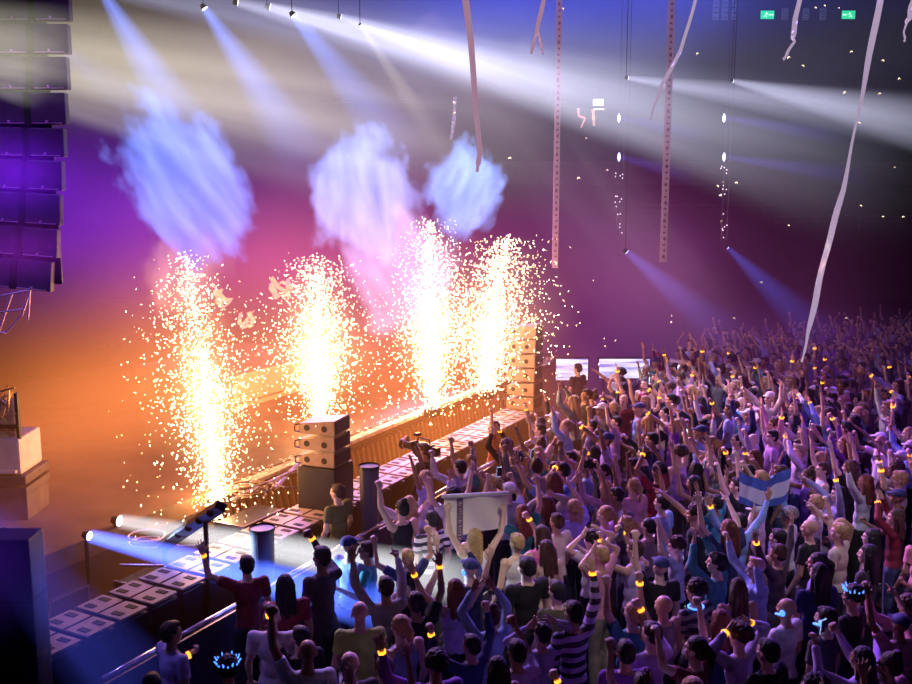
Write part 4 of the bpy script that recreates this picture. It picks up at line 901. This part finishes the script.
# ------------------------------------------------------------------ smoke; stage light on it is put in as emission colour
def puff(px, py, Y, rx, rz, rot, c1, c2, lab, seed, dens=3.6, es=.5, ry=None):
    p = PY(px, py, Y); k = Y / F * 1.02
    m, nt, N, L = vol_mat('smoke %d' % seed)
    tc = N.new('ShaderNodeTexCoord')
    nz = N.new('ShaderNodeTexNoise'); nz.inputs['Scale'].default_value = 1.5; nz.inputs['Detail'].default_value = 5; nz.inputs['Roughness'].default_value = .55
    ad = N.new('ShaderNodeVectorMath'); ad.operation = 'ADD'; ad.inputs[1].default_value = (seed * 3.1, seed, 0); L.new(tc.outputs['Object'], ad.inputs[0]); L.new(ad.outputs[0], nz.inputs['Vector'])
    ln = N.new('ShaderNodeVectorMath'); ln.operation = 'LENGTH'; L.new(tc.outputs['Object'], ln.inputs[0])
    d = mth(N, L, 'ADD', mth(N, L, 'SUBTRACT', .86, ln.outputs['Value']), mth(N, L, 'MULTIPLY', mth(N, L, 'SUBTRACT', nz.outputs[0], .5), 1.6))
    d = mth(N, L, 'MULTIPLY', d, 4.5, clamp=True); dd = mth(N, L, 'MULTIPLY', d, dens)
    sp = N.new('ShaderNodeSeparateXYZ'); L.new(tc.outputs['Object'], sp.inputs[0]); g = mth(N, L, 'MULTIPLY_ADD', sp.outputs[2], .55, .5, clamp=True)
    mx = N.new('ShaderNodeMix'); mx.data_type = 'RGBA'; L.new(g, mx.inputs[0]); mx.inputs[6].default_value = (*c2, 1); mx.inputs[7].default_value = (*c1, 1)
    nz2 = N.new('ShaderNodeTexNoise'); nz2.inputs['Scale'].default_value = 2.4; nz2.inputs['Detail'].default_value = 4
    mp2 = N.new('ShaderNodeMapping'); mp2.inputs['Rotation'].default_value = (0, -.30 - rot, 0); mp2b = N.new('ShaderNodeMapping'); mp2b.inputs['Scale'].default_value = (1.5, 1.2, .42); L.new(ad.outputs[0], mp2.inputs[0]); L.new(mp2.outputs[0], mp2b.inputs[0]); L.new(mp2b.outputs[0], nz2.inputs['Vector'])
    es_ = mth(N, L, 'MULTIPLY', dd, mth(N, L, 'MULTIPLY', mth(N, L, 'POWER', mth(N, L, 'MULTIPLY', nz2.outputs[0], 2), 1.5), es))
    em = N.new('ShaderNodeEmission'); L.new(mx.outputs[2], em.inputs[0]); L.new(es_, em.inputs[1])
    ab = N.new('ShaderNodeVolumeAbsorption'); ab.inputs[0].default_value = (.2, .2, .2, 1); L.new(dd, ab.inputs[1])
    a = N.new('ShaderNodeAddShader'); L.new(em.outputs[0], a.inputs[0]); L.new(ab.outputs[0], a.inputs[1]); out = N.new('ShaderNodeOutputMaterial'); L.new(a.outputs[0], out.inputs['Volume'])
    bm = BM(); ell(bm, (0, 0, 0), (1.25, 1.25, 1.25), sub=2); o = obj('smoke_cloud', bm, None, m, loc=p, rot=(0, rot, 0)); o.scale = (rx * k, (ry or (rx + rz) * .4) * k, rz * k)
    tag(o, lab, 'smoke', kind='stuff'); return o
puff(186, 182, 17, 58, 98, -.50, (.16, .28, 1.0), (.34, .26, 1.0), 'blue glowing smoke cloud above the left spark fountain', 1, es=1.15)
puff(362, 195, 18, 58, 74, -.2, (.26, .34, 1.0), (.60, .42, .95), 'lavender blue glowing smoke cloud above the middle fountains', 2, es=1.25)
puff(398, 272, 18.5, 60, 84, -.4, (.60, .42, .95), (.95, .45, .55), 'pinkish white glowing smoke cloud rising between the fountains', 3, es=1.15, dens=1.3)
puff(465, 190, 17.5, 42, 50, .1, (.28, .40, 1.0), (.34, .36, 1.0), 'round blue glowing smoke cloud behind the wide ribbon', 4, es=1.4)
puff(185, 268, 17.5, 50, 60, 0, (.6, .25, .55), (1.0, .38, .2), 'rosy glowing smoke wrapped round the top of the left fountain', 5, dens=.9, es=1.0)

# ------------------------------------------------------------------ haze filling the arena; scattered light put in as coloured emission
m, nt, N, L = vol_mat('haze')
geo = N.new('ShaderNodeTexCoord')
HZL = [ # px, py, Y, rx px, rz px, ry m, color, strength
 (150, 440, 17, 340, 230, 8, (1, .25, .06), .25),
 (400, 410, 20, 260, 170, 8, (1, .25, .06), .20),
 (320, 270, 20, 340, 140, 9, (.95, .14, .36), .11),
 (80, 215, 18, 230, 150, 8, (.26, .02, .85), .10),
 (330, 160, 24, 380, 190, 10, (.36, .10, .55), .050),
 (610, 290, 26, 330, 230, 12, (.50, .09, .42), .045),
 (740, 380, 26, 330, 110, 9, (.34, .08, .60), .035),
 (520, 60, 26, 640, 130, 12, (.48, .44, .78), .030),
 (180, 55, 17, 330, 95, 6, (.80, .62, .42), .085),
 (560, -20, 24, 420, 90, 10, (.05, .09, 1), .12),
 (14, 175, 9.6, 72, 62, 1.5, (.22, .01, 1.0), .75),
 (20, 250, 9.6, 90, 50, 1.4, (.45, .03, .8), .35),
 (-10, 560, 8.0, 110, 90, 1.4, (.16, .04, .9), .14),
]
tot = None
for (px, py, Y, rx, rz, ry, col, k) in HZL:
    p = PY(px, py, Y); s = Y / F
    mp = N.new('ShaderNodeMapping'); mp.vector_type = 'TEXTURE'; mp.inputs['Location'].default_value = p; mp.inputs['Scale'].default_value = (rx * s, ry, rz * s); L.new(geo.outputs['Object'], mp.inputs[0])
    gr = N.new('ShaderNodeTexGradient'); gr.gradient_type = 'QUADRATIC_SPHERE'; L.new(mp.outputs[0], gr.inputs[0])
    sc = N.new('ShaderNodeVectorMath'); sc.operation = 'SCALE'; sc.inputs[0].default_value = tuple(c * k for c in col); L.new(gr.outputs[1], sc.inputs['Scale'])
    if tot is None: tot = sc.outputs[0]
    else:
        ad = N.new('ShaderNodeVectorMath'); ad.operation = 'ADD'; L.new(tot, ad.inputs[0]); L.new(sc.outputs[0], ad.inputs[1]); tot = ad.outputs[0]
nz = N.new('ShaderNodeTexNoise'); nz.inputs['Scale'].default_value = .28; nz.inputs['Detail'].default_value = 1.5; L.new(geo.outputs['Object'], nz.inputs['Vector'])
nn = mth(N, L, 'MULTIPLY_ADD', nz.outputs[0], 2.6, -.3, clamp=False); nn = mth(N, L, 'MAXIMUM', nn, .1)
em = N.new('ShaderNodeEmission'); L.new(tot, em.inputs[0]); L.new(nn, em.inputs[1]); out = N.new('ShaderNodeOutputMaterial'); L.new(em.outputs[0], out.inputs['Volume'])
bm = BM(); box(bm, (X1 - X0 + 1, Y1 - Y0 + 1, ZC + 1), ((X0 + X1) / 2, (Y0 + Y1) / 2, ZC / 2)); o = obj('haze', bm, None, m); tag(o, 'thin arena haze with scattered light put in as its own glow', 'haze', kind='stuff')

# ------------------------------------------------------------------ beams: emissive cones put in for light scattered along them
NB = 0
def beam(sx, sy, sY, ex, ey, eY, r0, r1, col, k, lab, fixture=True, pw=1.25, streak=.5, q=1.3):
    global NB
    NB += 1
    a, b = PY(sx, sy, sY), PY(ex, ey, eY); Ln = (b - a).length; R0, R1 = r0 * sY / F, r1 * eY / F
    m, nt, N, L = vol_mat('beam %d' % NB)
    tc = N.new('ShaderNodeTexCoord'); sp = N.new('ShaderNodeSeparateXYZ'); L.new(tc.outputs['Object'], sp.inputs[0])
    u = mth(N, L, 'DIVIDE', sp.outputs[2], Ln, clamp=True); R = mth(N, L, 'MULTIPLY_ADD', u, R1 - R0, R0)
    x = mth(N, L, 'DIVIDE', sp.outputs[0], R); y = mth(N, L, 'DIVIDE', sp.outputs[1], R)
    r2 = mth(N, L, 'ADD', mth(N, L, 'MULTIPLY', x, x), mth(N, L, 'MULTIPLY', y, y)); f = mth(N, L, 'POWER', mth(N, L, 'SUBTRACT', 1, r2, clamp=True), 1.0)
    den = mth(N, L, 'POWER', mth(N, L, 'DIVIDE', R0, R), pw); end = mth(N, L, 'POWER', mth(N, L, 'SUBTRACT', 1, u, clamp=True), q)
    cb = N.new('ShaderNodeCombineXYZ'); L.new(x, cb.inputs[0]); L.new(y, cb.inputs[1]); L.new(mth(N, L, 'MULTIPLY', u, .6), cb.inputs[2])
    nz = N.new('ShaderNodeTexNoise'); nz.inputs['Scale'].default_value = 2.2; nz.inputs['Detail'].default_value = 2; ad = N.new('ShaderNodeVectorMath'); ad.operation = 'ADD'; ad.inputs[1].default_value = (NB * 1.7, 0, NB); L.new(cb.outputs[0], ad.inputs[0]); L.new(ad.outputs[0], nz.inputs['Vector'])
    ns = mth(N, L, 'MAXIMUM', mth(N, L, 'MULTIPLY_ADD', nz.outputs[0], 4 * streak, 1 - 2 * streak), 0)
    st = mth(N, L, 'MULTIPLY', mth(N, L, 'MULTIPLY', mth(N, L, 'MULTIPLY', f, den), end), mth(N, L, 'MULTIPLY', ns, k / R0))
    em = N.new('ShaderNodeEmission'); em.inputs[0].default_value = (*col, 1); L.new(st, em.inputs[1]); out = N.new('ShaderNodeOutputMaterial'); L.new(em.outputs[0], out.inputs['Volume'])
    bm = BM(); cone(bm, (0, 0, 0), (0, 0, Ln), R0, R1, 24)
    qt = quat_to(b - a)
    if fixture:
        t = thing('moving_head_light', lab, 'stage light', a); t.rotation_mode = 'QUATERNION'; t.rotation_quaternion = qt
        s = max(.03, R0 * .62)
        bh = BM(); cone(bh, (0, 0, -s * 1.6), (0, 0, -.01), s * .7, s * 1.08, 20); obj('housing', bh, t, M_BLACK)
        bh = BM(); cone(bh, (0, 0, -.012), (0, 0, -.002), s, s * .95, 20); ms = mat('lens %d' % NB, (1, 1, 1), emit=tuple(min(1, c * .6 + .4) for c in col), es=5 if k > .02 else 1.5); ms.cycles.emission_sampling = 'NONE'; obj('lens', bh, t, ms)
        bh = BM(); dn = qt.inverted() @ Vector((0, 0, 1)); hc = Vector((0, 0, -s * 1.0)); 
        if a.z > 3: cone(bh, hc, hc + dn * (ZC - a.z), .007, .007, 6)
        else: cone(bh, hc, hc - dn * (a.z - .02), .03, .03, 8); 
        obj('hanging_bracket' if a.z > 3 else 'stand', bh, t, M_DARKMETAL)
        obj('emissive_beam', bm, t, m)
    else:
        o = obj('emissive_beam', bm, None, m); o.location = a; o.rotation_mode = 'QUATERNION'; o.rotation_quaternion = qt; tag(o, lab, 'light beam', kind='stuff')
CR, LV, BL = (1, .93, .72), (.80, .78, 1.0), (.16, .26, 1.0)
beam(-120, 20, 9.5, 560, 150, 20, 34, 90, CR, .22, 'broad cream light beam entering from the upper left', False, pw=.9, streak=.8, q=1.0)
beam(-60, 66, 10, 420, 170, 20, 14, 70, (.9, .82, .75), .16, 'soft tan light beam below the broad cream beam', False, pw=1.0, streak=.9)
beam(238, 3, 19, 960, 185, 24, 5, 85, (.72, .72, 1), .30, 'stage light at top, third bright point from left', pw=.85, streak=.7, q=1.7)
beam(270, 7, 20, 800, 150, 24, 5, 60, (.88, .88, 1), .32, 'stage light at top, fourth bright point from left', pw=.85, streak=.6, q=1.7)
beam(341, 17, 20, 900, 210, 25, 4, 70, (.80, .78, 1), .24, 'stage light at top, sixth bright point from left', pw=.85, streak=.8, q=1.7)
beam(120, -12, 20, 700, 90, 24, 14, 70, (.55, .6, 1), .20, 'wide pale blue beam running along the top', False, pw=.9, streak=.8, q=.8)
beam(628, 78, 22, 960, 128, 24, 3, 36, (.72,.72,1), .26, 'bright white stage light crossing the curved foil streamer', pw=.95, streak=.3, q=.9)
beam(733, 81, 24, 1010, 145, 26, 3, 42, (.72,.72,1), .26, 'bright white stage light left of the longest streamer', pw=.95, streak=.3, q=.8)
beam(104, -6, 17, 215, 175, 17, 6, 42, BL, .55, 'blue stage light at top, leftmost', pw=.75, streak=.4)
beam(205, 9, 17, 320, 175, 17, 5, 40, BL, .55, 'blue stage light at top, second from left', pw=.75, streak=.4)
beam(294, 16, 17, 415, 165, 17, 5, 38, BL, .45, 'blue stage light at top, third from left', pw=.75, streak=.4)
beam(361, 26, 18, 460, 175, 18, 2.5, 18, (1, .9, .75), .12, 'narrow cream stage light left of the wide ribbon', pw=.8, streak=.3)
beam(64, 52, 14, 175, 130, 16, 9, 34, (.12, .16, 1), .10, 'short blue beam beside the hanging speaker array', False, streak=.4)
beam(420, 20, 22, 760, 420, 26, 20, 90, (.8, .6, .75), .045, 'faint pinkish diagonal beam falling toward the crowd', False, pw=.6, streak=1.0)
beam(520, 40, 22, 720, 330, 26, 12, 50, (.85, .75, .85), .035, 'faint pale diagonal beam between the vertical strips', False, pw=.6, streak=1.0)
beam(627, 252, 24, 745, 350, 24, 4, 30, (.16, .18, 1), .20, 'small blue stage light above crowd, left of the pair', pw=.9, streak=.2)
beam(728, 248, 24, 835, 350, 24, 2.5, 30, (.10, .14, 1), .16, 'small blue stage light above crowd, right of the pair', pw=.8, streak=.2)
beam(120, 521, 12.6, 470, 583, 11.4, 9, 31, (.80, .80, .84), .55, 'floor light with pale grey beam, upper of the two', pw=.25, streak=.35, q=.35)
beam(90, 536, 12.0, 400, 612, 10.9, 8, 30, (.08, .15, 1), 2.0, 'floor light with blue beam, lower of the two', pw=.4, streak=.35, q=.5)
beam(-60, 470, 9, 140, 700, 8, 16, 60, (.08, .10, .9), .10, 'deep blue beam slanting across the bottom left corner', False, pw=.3, streak=.8, q=.4)
# thin towers with two blue lamps each
for px, lab in ((619, 'left'), (724, 'right')):
    p = PY(px, 240, 26); t = thing('lamp_tower', lab + ' slim dark hanging tower with two small blue lamps', 'lamp tower', p); H = ZC - p.z
    bm = BM()
    for sx in (-.07, .07): cone(bm, (sx, 0, 0), (sx, 0, H), .012, .012, 6)
    for k in range(int(H / .3)): cone(bm, (-.07, 0, k * .3), (.07, 0, k * .3 + .3), .008, .008, 5)
    obj('truss', bm, t, mat('tower metal', (.12, .08, .15), .4, .5))
    for py in (118, 157):
        q = PY(px, py, 25.9) - p; bm = BM(); ell(bm, q, (.035, .03, .11)); obj('lamp', bm, t, mat('tower lamp', (.5, .6, 1), emit=(.45, .5, 1), es=6))
    rr = random.Random(px); bm = BM()
    for k in range(16): q = PY(px, rr.uniform(165, 238), 25.88) - p; ell(bm, q + Vector((rr.uniform(-.1, .1), 0, 0)), (.014, .014, .018), sub=1)
    obj('pinpoint_lamps', bm, t, mat('pin lamp', (.8, .7, .9), emit=(.9, .7, .9), es=2)).__setitem__('kind', 'stuff')
for (x, y, e) in ((621, 118, 60), (621, 157, 50), (726, 118, 85), (726, 157, 95)):
    beam(x, y, 25.8, x + e * 1.6, y + 22, 25.8, 3, 14, (.18, .12, 1), .09, 'faint blue-violet horizontal beam from the %s tower, %s lamp' % ('left' if x < 700 else 'right', 'upper' if y < 140 else 'lower'), False, pw=.5, streak=.2)

# ------------------------------------------------------------------ lights; unseen sources
def light(kind, loc, e, col, target=None, size=.3, angle=40, blend=.6):
    l = D.lights.new('lamp', kind); l.energy = e; l.color = col
    if kind == 'SPOT': l.spot_size = math.radians(angle); l.spot_blend = blend; l.shadow_soft_size = size
    elif kind == 'POINT': l.shadow_soft_size = size
    elif kind == 'AREA': l.size = size
    o = D.objects.new('scene_light', l); COL.objects.link(o); o.location = loc
    if target is not None: o.rotation_mode = 'QUATERNION'; o.rotation_quaternion = (Vector(target) - Vector(loc)).to_track_quat('-Z', 'Y')
    return o
for k, B in enumerate(FB):
    light('POINT', B + Vector((0, 0, 1.6)), (300, 300, 340, 170)[k], (1, .42, .14), size=.5)
    light('POINT', B + Vector((0, 0, .5)), (120, 120, 120, 120)[k], (1, .5, .2), size=.2)
light('SPOT', (-3, 27, 9), 19000, (.78, .30, .95), P(640, 430, 1.7), .4, 42)            # pink rim across the middle crowd
light('SPOT', (-4, 20, 9), 8500, (.50, .26, 1), P(560, 530, 1.7), .4, 45)
light('SPOT', (13, 30, 11), 16000, (.28, .08, 1), P(850, 430, 1.7), .4, 34)            # violet patch right
light('SPOT', (4, 30, 12), 11000, (.85, .75, 1), P(690, 400, 1.7), .3, 22)           # white patch far
light('SPOT', (1, 3, 13), 260, (.35, .2, 1), P(700, 430, 1.7), 1.0, 50)             # added soft key from the camera side, no lamp stands there
light('SPOT', (5.5, 7, 12), 1500, (.95, .85, .95), P(825, 500, 1.8), .4, 22)
light('SPOT', (2, 5, 11), 2000, (1, .88, .72), P(468, 522, 2.0), .2, 9)  # spot added to brighten the banner
light('SPOT', (3, 5, 11), 1300, (1, .86, .72), P(580, 545, 1.9), .2, 13)
light('SPOT', P(95, 535, 1.5), 3000, (.45, .68, 1), P(352, 556, 1.5), .15, 16)
light('AREA', (2, 16, 14), 170, (.30, .12, .9), (2, 16, 0), 12)  # overhead panel added as a dim violet fill
light('SPOT', (-6, 9, 9), 700, (.30, .22, 1), P(120, 600, 1), .3, 50)
light('SPOT', (-2, 8, 10), 900, (.35, .05, 1), PY(20, 170, 11), .3, 30)
light('SPOT', (8, 9, 12), 2600, (.22, .05, 1), P(862, 440, 1.7), .5, 22)  # camera-side spot added to strengthen the violet on the right
light('SPOT', (1, 14, 12), 2200, (.85, .72, 1), P(700, 385, 1.7), .4, 16)  # spot added for pale highlights on the mid crowd
light('SPOT', (-2, 6, 8), 260, (1, .8, .65), PY(10, 430, 13), .3, 14)  # small spot added to lift the pale rack
for o_ in D.objects:
    if o_.name.split('.')[0] in ('haze', 'emissive_beam', 'spark_glare'): o_.visible_shadow = False   # pure emission, no extinction: casts none anyway
w = D.worlds.new('world'); SC.world = w; w.use_nodes = True; bg = w.node_tree.nodes['Background']; bg.inputs[0].default_value = (.10, .05, .16, 1); bg.inputs[1].default_value = .02
SC.view_settings.view_transform = 'Standard'
SC.view_settings.look = 'None'
SC.cycles.max_bounces = 3; SC.cycles.diffuse_bounces = 1; SC.cycles.glossy_bounces = 1; SC.cycles.transmission_bounces = 1; SC.cycles.volume_bounces = 0
SC.cycles.volume_step_rate = 1.6; SC.cycles.volume_max_steps = 64; SC.cycles.use_adaptive_sampling = True; SC.cycles.adaptive_threshold = .08; SC.cycles.adaptive_min_samples = 12; SC.cycles.sample_clamp_indirect = 3; SC.cycles.use_denoising = True
